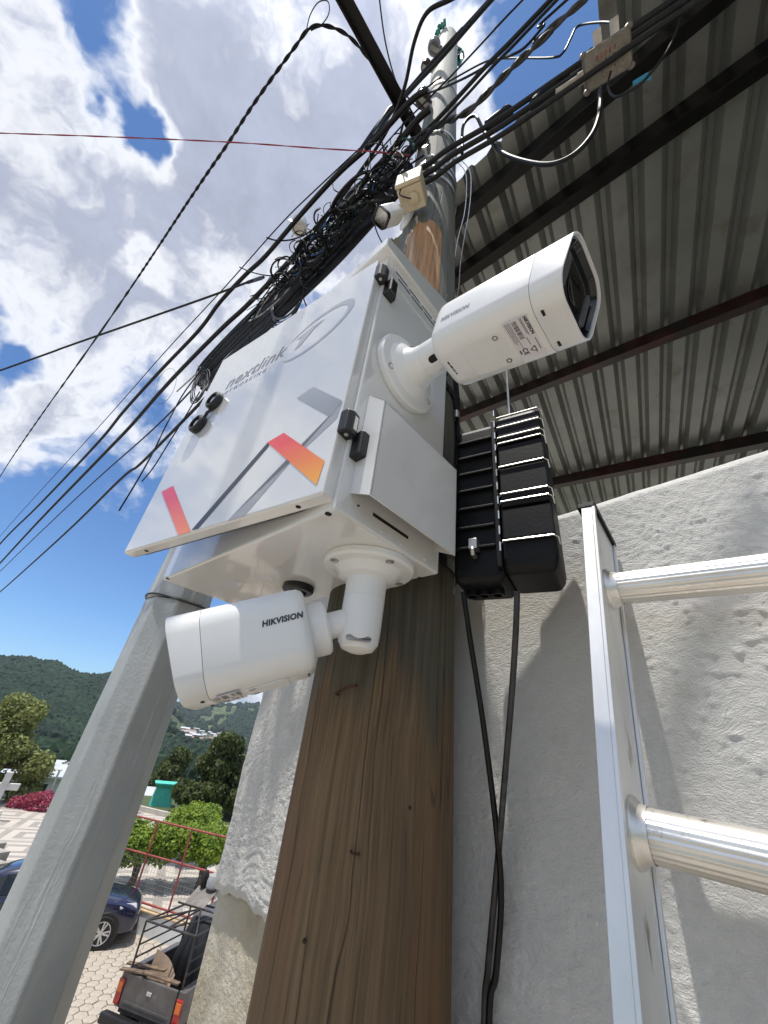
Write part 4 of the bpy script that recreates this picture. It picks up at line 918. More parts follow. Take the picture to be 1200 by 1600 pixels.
# terminal (tap) box on the trunk cables
fT=vplane(V((PX,PY,0))+AZ(-57-90)*.15,-57.0)
tc_=fT(944,98); tx=(fT(985,72)-fT(900,126)).normalized(); tn=(CAM-tc_); tn=(tn-tx*tn.dot(tx)).normalized(); ty=tn.cross(tx); tc_=tc_+tn*.055
sz=(fT(980,75)-fT(908,121)).length
M_tap=mat('dull_cast_alloy',(.24,.22,.19),.55,metal=.3,var=.2,vs=18,dirt=(.12,.10,.085),ds=14,dlo=.5,dhi=.75,bump=.15,bs=90)
tb=thing('terminal_box','grey cast metal cable terminal box hanging on the trunk cables','terminal box',tc_)
FT=(tc_,tx,ty,tn); q_=rrect(sz*.98,sz*.72,sz*.12,5)
m=MB(FT); m.loft([[(p[0],p[1],-sz*.2) for p in q_],[(p[0],p[1],sz*.12) for p in q_],[(p[0]*.93,p[1]*.93,sz*.17) for p in q_]]); m.build('housing',M_tap,tb,ang=40,bevel=.002)
for i in range(3):
    for j2 in range(2):
        m=MB(FT); m.lathe([(sz*.085,sz*.168),(sz*.085,sz*.19),(sz*.05,sz*.20),(0,sz*.18)],(-sz*.05+i*sz*.17,-sz*.17+j2*sz*.2,0),(0,0,1),14); m.build('port',M_tap,tb)
for sx2,sy2 in ((-1,-1),(1,-1),(-1,1),(1,1)):
    m=MB(FT); m.lathe([(sz*.07,-sz*.1),(sz*.07,sz*.1),(sz*.04,sz*.12),(0,sz*.12)],(sx2*sz*.47,sy2*sz*.33,0),(0,0,1),10); m.build('lug',M_tap,tb)
m=MB(FT); m.lathe([(sz*.13,0),(sz*.13,sz*.12),(sz*.10,sz*.14),(sz*.10,sz*.62),(sz*.05,sz*.64),(0,sz*.64)],(-sz*.5,-sz*.02,0),(-1,0,-.05),16); m.build('gland',mat('pale_boot',(.42,.37,.30),.5,var=.15,vs=20),tb)
m=MB(FT)
for k in range(5): m.add([(-sz*.25+k*sz*.09,sz*.10+.01*sz*(k%2),sz*.1722),(-sz*.20+k*sz*.09,sz*.10,sz*.1722),(-sz*.18+k*sz*.09,sz*.19,sz*.1722),(-sz*.24+k*sz*.09,sz*.19,sz*.1722)],[(0,1,2,3)])
m.build('worn_red_print',mat('faded_red_print',(.24,.11,.09),.7,var=.3,vs=80),tb)
for s_ in (-.15,.2):
    m=MB(FT); m.bar((s_*sz,sz*.3,0),(s_*sz,sz*.62,0),sz*.16,sz*.12,(0,0,1)); m.build('suspension_clamp',M_steel,tb)
m=MB(); pts=[fT(u,v) for u,v in ((832,168),(848,150),(868,135),(888,118))]; m.tube(cr(pts,5),[.010]+[.026]*14+[.010],10); tag(m.build('splice_sleeve',M_blackm),'black sleeve on the trunk cables left of the terminal box','splice')
m=MB(); pts=[fT(u,v) for u,v in ((760,202),(775,190),(800,172))]; m.tube(cr(pts,6),[.018]+[.030]*11+[.018],10); tag(m.build('splice_sleeve',M_blackm),'black taped joint on the trunk cables just right of the pole','splice')
bt=fT(1000,124); m=MB(); m.bar(bt-tx*.02,bt+tx*.022,.012,.003); m.bar(bt,bt+tx*.03-ty*.012,.010,.003); tag(m.build('blue_tape',mat('blue_tape',(.06,.35,.62),.5)),'strip of blue tape on the thin cable below the terminal box','tape')
# ================================================================ ground and hills
M_ground=mat('valley_ground',(.075,.105,.035),.95,var=.3,vs=.05,dirt=(.12,.125,.055),ds=.05,dlo=.5,dhi=.75)
ctrl_r=np.array([0,36,50,70,110,200,350,500,700,900,1150,1500,1900,2600,5000])
ctrl_z=np.array([-.35,-.35,-.8,-2.2,-5,-12,-22,-27,-24,-12,12,0,0,0,0])
def ridgeR(az): return np.interp(az,[-40,-30,-22.5,-17.6,-12.4,0,20,40],[1.9,1.2,1.5,2.2,2.9,3.4,3.0,2.0])
def ridgeL(az): return np.interp(az,[-90,-60,-45,-39.8,-36,-32,-30,-27,-22,-18],[2.0,3.4,3.3,3.05,3.3,2.9,3.15,2.7,.5,-1.5])
def terr(az,r):
    wob=6*np.sin(az*.9)+4*np.sin(az*2.3+1)
    # right-hand hill
    zr=np.interp(r,ctrl_r,ctrl_z); zt=HC+1500*np.tan(np.radians(ridgeR(az)))
    up=np.clip((r-1050)/450,0,1); up=up*up*(3-2*up); zr=np.where(r<1500,zr*(1-up)+zt*up,zt-(r-1500)*.10)
    # nearer left-hand hill
    zl=np.interp(r,[0,36,50,70,110,200,300,420],[-.35,-.35,-.8,-2.2,-5,-11,-15,-10]); zt2=HC+760*np.tan(np.radians(ridgeL(az)))
    up2=np.clip((r-300)/460,0,1); up2=up2*up2*(3-2*up2); zl=np.where(r<760,zl*(1-up2)+zt2*up2,zt2-(r-760)*.12)
    z=np.maximum(zr,np.where(az<-15,zl,-1e3))
    z=np.where(az<-15,np.maximum(z,-60),zr)
    nz=(fbm(r*.012+az*.35+50,az*.5+r*.004,4,5)-.47)
    return z+np.clip((r-120)/400,0,1)*nz*np.clip(r*.022,0,22)*np.where((r>1440)&(r<1560),.5,1)
az_=np.concatenate([np.linspace(-180,-62,20),np.linspace(-60,22,150),np.linspace(24,176,30)]); r_=np.concatenate([[0.01],np.linspace(6,36,5),np.geomspace(42,1800,70),[2300,3200,5000]])
AA,RR=np.meshgrid(az_,r_); ZZ=terr(AA,RR)
ZZ=np.where((AA<-62)|(AA>24),np.where(RR>60,np.minimum(ZZ,25),ZZ),ZZ)
ZZ[-1,:]=np.minimum(ZZ[-1,:],-20)
X_=RR*np.sin(np.radians(AA)); Y_=RR*np.cos(np.radians(AA)); nA_,nR_=len(az_),len(r_)
vs=np.stack([X_,Y_,ZZ],-1).reshape(-1,3)
fs=[(j*nA_+i,j*nA_+(i+1)%nA_,(j+1)*nA_+(i+1)%nA_,(j+1)*nA_+i) for j in range(nR_-1) for i in range(nA_)]
me=bpy.data.meshes.new('ground'); me.from_pydata(vs.tolist(),[],fs); me.materials.append(M_ground); me.polygons.foreach_set('use_smooth',[True]*len(me.polygons))
gd=bpy.data.objects.new('ground',me); C.objects.link(gd); struct(gd)
def terr1(az,r): return float(terr(np.array([float(az)]),np.array([float(r)]))[0])
def pol(az,r,z=0): return V((r*math.sin(rad(az)),r*math.cos(rad(az)),z))
# forest on the hills: a far wood that reads as one mass
def forest(name,label,pts,col1,col2,seed,sub=1):
    mm=mat(name+'_leaves',col1,.9,var=.2,vs=.03,vcol=col2,dirt=tuple(x*.55 for x in col2),ds=.25,dlo=.45,dhi=.7,spec=.2)
    bm=bmesh.new(); bmesh.ops.create_icosphere(bm,subdivisions=sub,radius=1); base=np.array([v.co[:] for v in bm.verts]); fac=np.array([[v.index for v in f.verts] for f in bm.faces]); bm.free()
    r2=np.random.default_rng(seed); n=len(pts); P_=np.array(pts); k=len(base)
    ph=r2.uniform(0,6.28,n); sq=np.stack([P_[:,3]*r2.uniform(.8,1.2,n),P_[:,3]*r2.uniform(.8,1.2,n),P_[:,3]*r2.uniform(.8,1.5,n)],1)
    jit=1+r2.uniform(-.28,.28,(n,k,1)); v=base[None]*jit*sq[:,None,:]; c,s=np.cos(ph)[:,None],np.sin(ph)[:,None]
    vx=v[...,0]*c-v[...,1]*s; vy=v[...,0]*s+v[...,1]*c
    V_=np.stack([vx+P_[:,None,0],vy+P_[:,None,1],v[...,2]+P_[:,None,2]+sq[:,None,2]*.5],-1).reshape(-1,3)
    F_=(fac[None]+(np.arange(n)*k)[:,None,None]).reshape(-1,3)
    me=bpy.data.meshes.new(name); me.from_pydata(V_.tolist(),[],F_.tolist()); me.materials.append(mm)
    o=bpy.data.objects.new(name,me); C.objects.link(o); stuff(tag(o,label,'forest')); return o
def scat(n,a0,a1,r0,r1,s0,s1,seed,keepf=None):
    r2=np.random.default_rng(seed); az=r2.uniform(a0,a1,n); r=np.exp(r2.uniform(math.log(r0),math.log(r1),n)); z=terr(az,r); sz=r2.uniform(s0,s1,n)*(.6+.4*np.clip(r/700,0,1.4))
    if keepf is not None:
        kq=keepf(az,r); az,r,z,sz=az[kq],r[kq],z[kq],sz[kq]
    return np.stack([r*np.sin(np.radians(az)),r*np.cos(np.radians(az)),z,sz],1)
forest('forest','dark blue green forest covering the left hill',scat(17000,-48,-23.5,330,800,1.9,3.9,1),(.030,.055,.030),(.014,.030,.020),1)
clear=lambda a,r: ((fbm(a*.9+3,r*.006,3,9)>.34)|(r<850))&~((a>-21.2)&(a<-14.5)&(r>520)&(r<960))
forest('forest','lighter green wooded right hill below the small white cloud',scat(15000,-27,-6,700,1540,2.0,5.0,2,clear),(.11,.155,.045),(.05,.085,.03),2)
forest('forest','dark trees filling the valley in front of the hills',scat(5200,-46,-6,95,520,1.6,3.6,3),(.028,.046,.018),(.012,.024,.012),3,2)
# ================================================================ paved street and plaza
FD=AZ(111); FP=pol(-20.1,18.1,0)                        # low wall line
M_sub=paving_mat('street_bedding',(.20,.18,.15),(.13,.115,.095),(.26,.23,.19),6)
M_hex=paving_mat('hexagonal_paver',(.44,.385,.315),(.33,.29,.24),(.22,.19,.155),2.2)
FNn=AZ(111-90+180)                                        # from the wall towards the street
m=MB(); sl_=.004
pA=FP-FD*14; pB=FP+FD*24
m.add([pA+UP*sl_,pB+UP*sl_,pB+FNn*34+UP*sl_,pA+FNn*34+UP*sl_],[(0,1,2,3)]); street=struct(m.build('street',M_sub,None,org=(0,0,0)))
hexr=.155
hm=MB(); rg0=[(hexr*.94*math.cos(rad(60*k+30)),hexr*.94*math.sin(rad(60*k+30))) for k in range(6)]
hm.loft([[(x,y,0) for x,y in rg0],[(x,y,.020) for x,y in rg0],[(x*.93,y*.93,.026) for x,y in rg0]],caps=(False,True),smooth=False)
ho=hm.build('paver',M_hex,None,org=(0,0,0)); ho.parent=street
cand=[]
for i in range(-70,110):
    for j in range(0,120):
        x=i*hexr*math.sqrt(3)+(j%2)*hexr*math.sqrt(3)/2; y=.16+j*hexr*1.5; p=FP+FD*x+FNn*y
        az=math.degrees(math.atan2(p.x,p.y)); d=math.hypot(p.x,p.y)
        if d>26: continue
        vis=(-31<az<-11.2) and 9<d<19
        cand.append((0 if vis else 1,d+abs(az+19)*.25,p))
vis=sorted([c for c in cand if c[0]==0],key=lambda c:abs(math.degrees(math.atan2(c[2].x,c[2].y))+19)+.3*abs(math.hypot(c[2].x,c[2].y)-13))
first=True; rn_=random.Random(4)
for c in vis[:300]:
    o=ho if first else copyobj(ho,street); first=False
    o.location=(c[2].x,c[2].y,.004+rn_.uniform(-.006,.005)); o.rotation_euler=(rn_.uniform(-.025,.025),rn_.uniform(-.025,.025),math.atan2(FD.y,FD.x)+rn_.uniform(-.03,.03))
rest=[c[2] for c in vis[300:]]+[c[2] for c in cand if c[0]==1]
hm=MB(); an=math.atan2(FD.y,FD.x)
for p in rest:
    dz=rn_.uniform(-.004,.005); tx_,ty_=rn_.uniform(-.02,.02),rn_.uniform(-.02,.02); cs,sn=math.cos(an),math.sin(an)
    R1_=[(x*cs-y*sn+p.x,x*sn+y*cs+p.y) for x,y in rg0]; R2_=[(x*.93*cs-y*.93*sn+p.x,x*.93*sn+y*.93*cs+p.y) for x,y in rg0]
    hm.loft([[(x,y,.006) for x,y in R1_],[(x,y,.024+dz+(x-p.x)*tx_+(y-p.y)*ty_) for x,y in R1_],[(x,y,.030+dz+(x-p.x)*tx_+(y-p.y)*ty_) for x,y in R2_]],caps=(False,True),smooth=False)
o=hm.build('paver_field',M_hex,None,org=(0,0,0)); o.parent=street; stuff(o)
# plaza with a diamond pattern of pale and grey tiles
M_plaza=bpy.data.materials.new('plaza_tiles'); M_plaza.use_nodes=True
t,b,q=nodes(M_plaza); tcn=t.nodes.new('ShaderNodeTexCoord'); s_=t.nodes.new('ShaderNodeSeparateXYZ')
mp=t.nodes.new('ShaderNodeMapping'); mp.inputs['Rotation'].default_value=(0,0,rad(24)); t.links.new(tcn.outputs['Object'],mp.inputs[0]); t.links.new(mp.outputs[0],s_.inputs[0])
def tri(x,p): return q.m('ABSOLUTE',q.m('SUBTRACT',q.m('FRACT',q.m('DIVIDE',x,p)),.5))
dm=q.m('ADD',tri(s_.outputs[0],3.2),tri(s_.outputs[1],3.2)); band=q.m('GREATER_THAN',q.m('FRACT',q.m('MULTIPLY',dm,3.5)),.52)
c=q.mix(band,(.50,.45,.395),(.29,.265,.24)); c=q.mix(q.ss(q.noise(tcn.outputs['Object'],.8,6,.6),.4,.8),c,(.42,.38,.33)); t.links.new(c,b.inputs['Base Color']); b.inputs['Roughness'].default_value=.8
PZ_=.34
m=MB(); q0=FP-FNn*.12; pts=[q0-FD*18,q0+FD*26,q0+FD*26-FNn*11.5,q0-FD*4-FNn*11.5,q0-FD*18-FNn*11.8]
m.loft([[p+UP*-.3 for p in pts],[p+UP*PZ_ for p in pts]],caps=(False,True),smooth=False); struct(m.build('plaza',M_plaza,None,org=(0,0,0)))
m=MB(); e0=q0-FD*18-FNn*11.8; e1=q0-FD*4-FNn*11.5; e2=q0+FD*26-FNn*11.5
m.bar(e0+UP*(PZ_+.1),e1+UP*(PZ_+.1),.25,.3); m.bar(e1+UP*(PZ_+.1),e2+UP*(PZ_+.1),.25,.3); struct(m.build('plaza_kerb',paving_mat('pale_kerb',(.5,.46,.4),(.4,.36,.3),(.3,.27,.22)),None,org=(0,0,0)))
# steps seen at the left edge
for k,(u,v,d_) in enumerate(((0,1318,20.6),(5,1332,20.0),(2,1350,19.4))):
    p=PT(u,v,d_); m=MB((V((p.x,p.y,0)),FD,FNn,UP)); m.box((-3.2,-.22,PZ_-.1),(.0,.22,p.z)); tag(m.build('stone_bench',paving_mat('bench_concrete',(.36,.34,.30),(.28,.26,.22),(.2,.18,.15))),['far low concrete bench at the left edge of the plaza','middle low concrete bench at the left edge of the plaza','near low concrete bench just above the blue car roof'][k],'bench','concrete benches on the plaza')
# ================================================================ low wall and red fence
M_lw=mat('whitewashed_masonry',(.66,.67,.66),.8,var=.06,vs=3,dirt=(.50,.49,.45),ds=2.5,dlo=.55,dhi=.8,bump=.2,bs=30)
lw=thing('low_wall','low whitewashed wall with ochre coping between street and plaza','wall',FP)
m=MB((FP,FD,FNn,UP)); m.box((-1.6,-.1,0),(20,.08,.50)); m.build('masonry',M_lw,lw)
m=MB((FP,FD,FNn,UP)); m.box((-1.62,-.12,.50),(20,.10,.545)); m.build('coping',mat('ochre_coping',(.56,.41,.24),.8,var=.15,vs=3),lw,bevel=.01)
M_fr=mat('red_oxide_paint',(.36,.075,.06),.5,var=.2,vs=6,dirt=(.22,.06,.04),ds=9,dlo=.5,dhi=.7)
fe=thing('red_fence','red tubular fence with wire mesh on the low white wall','fence',FP+UP*.545)
F0=(FP,FD,FNn,UP)
xs_=np.arange(-1.35,20,1.42)
for z in (2.58,1.72,.66):
    m=MB(F0); m.tube([(-1.36,0,z),(19.6,0,z)],.028,10); m.build('rail',M_fr,fe)
for x in xs_:
    m=MB(F0); m.tube([(x,0,.545),(x,0,2.58)],.030,10); m.build('post',M_fr,fe)
m=MB(F0); M_mesh=mat('mesh_wire',(.42,.38,.34),.5,metal=.4,var=.2,vs=3)
for x in np.arange(-1.3,14,.115): m.bar((x,-.004,.66),(x,-.004,1.72),.0045,.0045)
for z in np.arange(.78,1.72,.115): m.bar((-1.3,.004,z),(14,.004,z),.0045,.0045)
stuff(m.build('wire_mesh',M_mesh,fe))
px_=None
bx_=min(xs_,key=lambda x:abs(math.degrees(math.atan2((FP+FD*x).x,(FP+FD*x).y))+13.1))
m=MB(F0); rr_=[]
for j2 in range(9): rr_.append([(bx_+(.05+.02*math.sin(j2*2.1+k))*math.cos(k*math.pi/5),(.05+.02*math.cos(j2*1.7+k*2))*math.sin(k*math.pi/5),1.75+j2*.06) for k in range(10)])
m.loft(rr_,smooth=True); tag(m.build('plastic_wrap',mat('torn_white_wrap',(.55,.50,.48),.5,var=.4,vs=14,vcol=(.1,.1,.11))),'torn white plastic wrapped round a red fence post','plastic wrap')
# ================================================================ trees
def leaf_cloud(blobs,n,size,seed,droop=0.0,shell=.55):
    r2=np.random.default_rng(seed); B=np.array(blobs,float); wgt=(B[:,3]*B[:,4]*B[:,5])**.8; idx=r2.choice(len(B),n,p=wgt/wgt.sum())
    d=r2.normal(size=(n,3)); d/=np.linalg.norm(d,axis=1)[:,None]; rad_=r2.uniform(shell**3,1,n)**(1/3)
    P_=B[idx,:3]+d*rad_[:,None]*B[idx,3:6]+r2.normal(0,.02,(n,3))
    nrm=d+r2.normal(0,.7,(n,3))+np.array([0,0,.5]); nrm/=np.linalg.norm(nrm,axis=1)[:,None]
    t_=np.cross(nrm,r2.normal(size=(n,3))); t_/=np.linalg.norm(t_,axis=1)[:,None]; t_[:,2]-=droop; b_=np.cross(nrm,t_)
    s=size*r2.uniform(.6,1.35,n)[:,None]
    v=np.stack([P_-t_*s*.5,P_+b_*s*.3+nrm*s*.08,P_+t_*s*.55,P_-b_*s*.3+nrm*s*.08],1).reshape(-1,3)
    f=np.arange(n*4).reshape(-1,4); return v,f
def leafmat(name,c1,c2,sc):
    mm=bpy.data.materials.new(name); mm.use_nodes=True; t,b,q=nodes(mm); ob=t.nodes.new('ShaderNodeTexCoord')
    cc=q.ramp(q.noise(ob.outputs['Object'],sc,3,.7),[(.3,c2),(.68,c1)]); t.links.new(cc,b.inputs['Base Color']); b.inputs['Roughness'].default_value=.5; b.inputs['Specular IOR Level'].default_value=.35
    tr=t.nodes.new('ShaderNodeBsdfTranslucent'); t.links.new(cc,tr.inputs[0]); mx=t.nodes.new('ShaderNodeMixShader'); mx.inputs[0].default_value=.35
    o=t.nodes['Material Output']; t.links.new(b.outputs[0],mx.inputs[1]); t.links.new(tr.outputs[0],mx.inputs[2]); t.links.new(mx.outputs[0],o.inputs[0]); return mm
M_bark=mat('tree_bark',(.16,.12,.085),.9,var=.3,vs=6,stretch=(1,1,.3),bump=.5,bs=25)
def tree(name,label,base,blobs,n,size,mt,seed,trunk,group=None,droop=0,cat='tree',limbs=6,shell=.55):
    root=thing(name,label,cat,base,group); 
    v,f=leaf_cloud([(b[0]+base.x,b[1]+base.y,b[2]+base.z,b[3],b[4],b[5]) for b in blobs],n,size,seed,droop,shell)
    me=bpy.data.meshes.new('crown'); me.from_pydata((v-np.array(tuple(base))).tolist(),[],f.tolist()); me.materials.append(mt); o=bpy.data.objects.new('crown',me); C.objects.link(o); o.parent=root; ORG[o.name]=base
    rd=random.Random(seed); m=MB()
    for tk in trunk:
        m.tube(cr([base+V(p[:3]) for p in tk],5),list(np.interp(np.linspace(0,1,(len(tk)-1)*5+1),np.linspace(0,1,len(tk)),[p[3] for p in tk])),9)
    tp=trunk[0][-1]
    for k in range(limbs):
        b=rd.choice(blobs); e=base+V((b[0]+rd.uniform(-.5,.5)*b[3],b[1]+rd.uniform(-.5,.5)*b[4],b[2]+rd.uniform(-.2,.5)*b[5])); s=base+V(tp[:3]); mid=(s+e)/2+V((rd.uniform(-.1,.1),rd.uniform(-.1,.1),.1))*max(b[3:])
        m.tube(cr([s,mid,e],5),list(np.linspace(tp[3]*.75,tp[3]*.15,11)),6)
    m.build('trunk',M_bark,root); return root
M_fic=leafmat('bright_ficus_leaves',(.30,.40,.045),(.085,.16,.018),2.2)
def topiary(label,az,d,rx,rz,zc,seed):
    base=pol(az,d,PZ_); rd=random.Random(seed); bl=[]
    for k in range(16):
        a=rd.uniform(0,6.28); rr_=math.sqrt(rd.random())*rx*.72; bl.append((rr_*math.cos(a),rr_*math.sin(a),zc-PZ_+rd.uniform(-.25,.25)*rz,rx*.42,rx*.42,rz*.72))
    tree('clipped_tree',label,base,bl,11000,.13,M_fic,seed,[[(0,0,0,.13),(.06,.02,.45,.10),(.10,.0,.9,.075),(.2,.05,1.25,.05)],[(.03,0,.25,.08),(-.10,.06,.75,.065),(-.3,.1,1.2,.04)]],'clipped trees on the plaza',limbs=7,shell=.35)
topiary('clipped bright green tree on the plaza, the left one behind the red fence',-20.6,20.3,1.35,.72,1.62,11)
topiary('clipped bright green tree on the plaza, the right one beside the stucco corner',-14.2,20.4,1.35,.72,1.66,12)
topiary('clipped bright green tree farther back between the two nearer ones',-16.6,24.0,1.35,.7,1.75,13)
M_dkl=leafmat('dark_needle_foliage',(.11,.135,.032),(.032,.052,.015),.8)
M_oli=leafmat('olive_sunlit_foliage',(.36,.38,.13),(.085,.12,.035),1.1)  # olive leaves coloured paler to stand for sun on them, no blossom
def bigtree(label,az,d,ztop,zc_lo,rx,mt,seed,n,size,droop=0,group=None):
    zb=terr1(az,d); base=pol(az,d,zb); rd=random.Random(seed); bl=[]
    h0=zc_lo-zb; h1=ztop-zb
    for k in range(26):
        f_=rd.random(); z=h0+(h1-h0)*f_; wid=rx*(1-.62*f_**1.6)*(.55+.45*math.sin(math.pi*min(1,f_+.25))); a=rd.uniform(0,6.28); q_=math.sqrt(rd.random())*wid
        bl.append((q_*math.cos(a),q_*math.sin(a),z,rx*.30,rx*.30,rx*.26))
    tree('broadleaf_tree',label,base,bl,n,size,mt,seed,[[(0,0,0,.32),(.1,.05,h0*.6,.25),(.0,.0,h0+.3*(h1-h0),.16)]],group,droop,limbs=14)
bigtree('big dark olive green tree right of the turquoise tower',-14.9,40,4.45,.3,3.1,M_dkl,21,15000,.30,.5,'trees beyond the plaza')
bigtree('smaller dark tree beside the big olive one, against the stucco corner',-12.3,44,3.0,-.4,2.8,M_dkl,22,8000,.30,.5,'trees beyond the plaza')
bigtree('olive tree with sunlit leaves coloured pale at the left edge',-36.3,36,5.25,.6,3.0,M_oli,23,13000,.24,0,'trees beyond the plaza')
bigtree('dark green tree behind the turquoise tower',-20.2,58,2.2,-2.6,3.4,M_dkl,24,8000,.34,.3,'trees beyond the plaza')
bigtree('dark tree beyond the white roof at left',-28.6,62,1.5,-3,3.6,M_dkl,25,7000,.36,.2,'trees beyond the plaza')
bigtree('rounded dark tree between pale olive tree and white roof',-32.6,58,.6,-3.2,2.8,M_dkl,26,6000,.34,.2,'trees beyond the plaza')
# sunlit flecks of the left tree are put into its leaf colour; pink bush beside it
bb=pol(-31.7,33.6,PZ_-.3)
tree('flowering_bush','pink flowering bush at the far edge of the plaza',bb,[(x,y,z,.42,.4,.38) for x,y,z in ((-.9,0,.5),(-.4,.1,.62),(.1,0,.75),(.55,.1,.9),(.9,0,.6),(.3,-.1,.4))],3200,.11,leafmat('pink_blossom',(.62,.10,.20),(.20,.05,.06),2.5),31,[[(0,0,0,.06),(.05,0,.3,.05),(.1,0,.5,.03)]],cat='bush',limbs=6)
# ================================================================ buildings beyond
M_wwall=mat('painted_white_wall',(.62,.62,.60),.8,var=.06,vs=.6,dirt=(.48,.46,.42),ds=.9,dlo=.5,dhi=.8); M_roofw=mat('pale_sheet_roof',(.66,.67,.68),.4,var=.08,vs=.8,metal=.2); M_pane=mat('window_pane',(.03,.035,.04),.1,var=.2)
def house(name,label,az,d,w_,dp,z0,z1,rot,mt,rt,win=2,pitch=.5,group=None):
    c_=pol(az,d,z0); fx=AZ(az+90+rot); fy=AZ(az+rot); root=thing(name,label,'building',c_,group); F=(c_,fx,fy,UP); h=z1-z0
    m=MB(F); m.box((-w_/2,0,-1.5),(w_/2,dp,h)); m.build('wall',mt,root)
    m=MB(F); m.hexa([(-w_/2-.3,-.5,h),(w_/2+.3,-.5,h),(w_/2+.3,dp+.3,h+pitch),(-w_/2-.3,dp+.3,h+pitch),(-w_/2-.3,-.5,h+.12),(w_/2+.3,-.5,h+.12),(w_/2+.3,dp+.3,h+pitch+.12),(-w_/2-.3,dp+.3,h+pitch+.12)]); m.build('roof',rt,root)
    for k in range(win):
        x=-w_/2+w_*(k+.5)/win; m=MB(F); m.box((x-.45,-.03,h*.35),(x+.45,.02,h*.8)); wo=m.build('window',M_wwall,root); m=MB(F); m.box((x-.38,-.045,h*.40),(x+.38,-.028,h*.76)); m.build('pane',M_pane,wo)
    return root
house('white_house','white walled house with a small window behind the pink bush',-31.6,44,5.2,5,-1.0,.75,6,M_wwall,M_roofw,3,.3)
house('shed_building','low building with a wide pale sheet roof beyond the white house',-30.6,66,8,9,-3,-1.9,-8,M_wwall,M_roofw,3,1.1)
house('low_house','low pale house beside the turquoise tower',-21.6,50,5.5,4,-2.2,-1.15,4,M_wwall,M_roofw,3,.5)
M_teal=mat('turquoise_paint',(.09,.58,.47),.6,var=.1,vs=1.2,dirt=(.05,.42,.34),ds=2,dlo=.5,dhi=.8)
tp_=pol(-20.35,44,0); ztop=PT(255,1222,44).z; tw_=thing('turquoise_tower','turquoise tapered tower with flared cap beyond the plaza','tower',(tp_.x,tp_.y,-2.5))
def sq(r,z): return [V((tp_.x+r*math.cos(rad(45+90*k+25)),tp_.y+r*math.sin(rad(45+90*k+25)),z)) for k in range(4)]
m=MB(); m.loft([sq(1.35,-2.5),sq(1.28,ztop-2.6),sq(.95,ztop-.32)],smooth=False); m.build('shaft',M_teal,tw_,bevel=.03)
m=MB(); m.loft([sq(1.0,ztop-.32),sq(1.28,ztop-.12),sq(1.32,ztop)],smooth=False); m.build('cap',M_teal,tw_,bevel=.02)
m=MB(); m.loft([sq(1.5,ztop-2.75),sq(1.5,ztop-2.45),sq(1.35,ztop-2.4)],smooth=False); m.build('moulding',M_teal,tw_,bevel=.02)
for k,(u,v) in enumerate(((252,1252),(248,1268))):
    pass
# white cross and leaning street pole
cp=PT(2,1255,30.5); cpz=PZ_
cr_=thing('stone_cross','white stone cross at the left edge of the plaza','cross',(cp.x,cp.y,cpz)); ct=PT(17,1206,30.5)
M_st=mat('pale_stone',(.58,.56,.52),.7,var=.1,vs=2)
m=MB((V((ct.x,ct.y,cpz)),AZ(60),AZ(-30),UP)); h=ct.z-cpz; m.box((-.14,-.14,0),(.14,.14,h)); m.build('shaft',M_st,cr_,bevel=.02)
m=MB((V((ct.x,ct.y,cpz)),AZ(60),AZ(-30),UP)); m.box((-.65,-.12,h-.75),(.65,.12,h-.47)); m.build('arm',M_st,cr_,bevel=.02)
m=MB((V((ct.x,ct.y,cpz)),AZ(60),AZ(-30),UP)); m.box((-.45,-.45,0),(.45,.45,.35)); m.build('plinth',M_st,cr_,bevel=.02)
lpb=PT(62,1272,34.5); lpt=PT(86,1205,34.5); sp_=thing('lamp_post','slim grey lamp post beyond the plaza kerb','lamp post',(lpb.x,lpb.y,PZ_-.6)); m=MB(); m.tube([V((lpb.x,lpb.y,PZ_-.6)),V((lpb.x,lpb.y,lpt.z))],[.09,.05],10); m.build('pole',M_steel,sp_)
m=MB(); m.sphere((lpb.x,lpb.y,lpt.z+.08),.13,12,(1,1,.7)); m.build('lamp',M_wwall,sp_)
lp2=PT(208,1265,34); s2p=thing('street_lamp','dark street lamp with a pale square head left of the turquoise tower','lamp post',(lp2.x,lp2.y,PZ_-.5)); t2=PT(217,1228,34)
m=MB(); m.tube([V((lp2.x,lp2.y,PZ_-.5)),V((lp2.x,lp2.y,t2.z))],.05,8); m.build('pole',M_black,s2p); m=MB(); m.box((lp2.x-.2,lp2.y-.2,t2.z),(lp2.x+.2,lp2.y+.2,t2.z+.45)); m.build('lantern',M_wwall,s2p,bevel=.03)
# hillside village: each house a thing
rv=random.Random(3)
hues=[(.62,.61,.58),(.55,.52,.46),(.50,.50,.52),(.46,.38,.30),(.60,.56,.50)]
vm_=[mat('far_wall_%d'%k,c,.8,var=.08,vs=.3) for k,c in enumerate(hues)]; rfm=[mat('far_roof_light',(.62,.63,.64),.5,var=.1),mat('far_roof_rust',(.30,.17,.11),.7,var=.15),mat('far_roof_grey',(.36,.37,.38),.6,var=.1)]
def ordw(n):
    a='first second third fourth fifth sixth seventh eighth ninth tenth eleventh twelfth thirteenth fourteenth fifteenth sixteenth seventeenth eighteenth nineteenth'.split()
    if n<20: return a[n-1]
    if n%10==0: return {20:'twentieth',30:'thirtieth'}[n]
    return {2:'twenty-',3:'thirty-'}[n//10]+a[n%10-1]
pw=['leftmost','second','third','fourth','fifth','sixth','seventh','eighth','ninth','tenth']
spots=[]
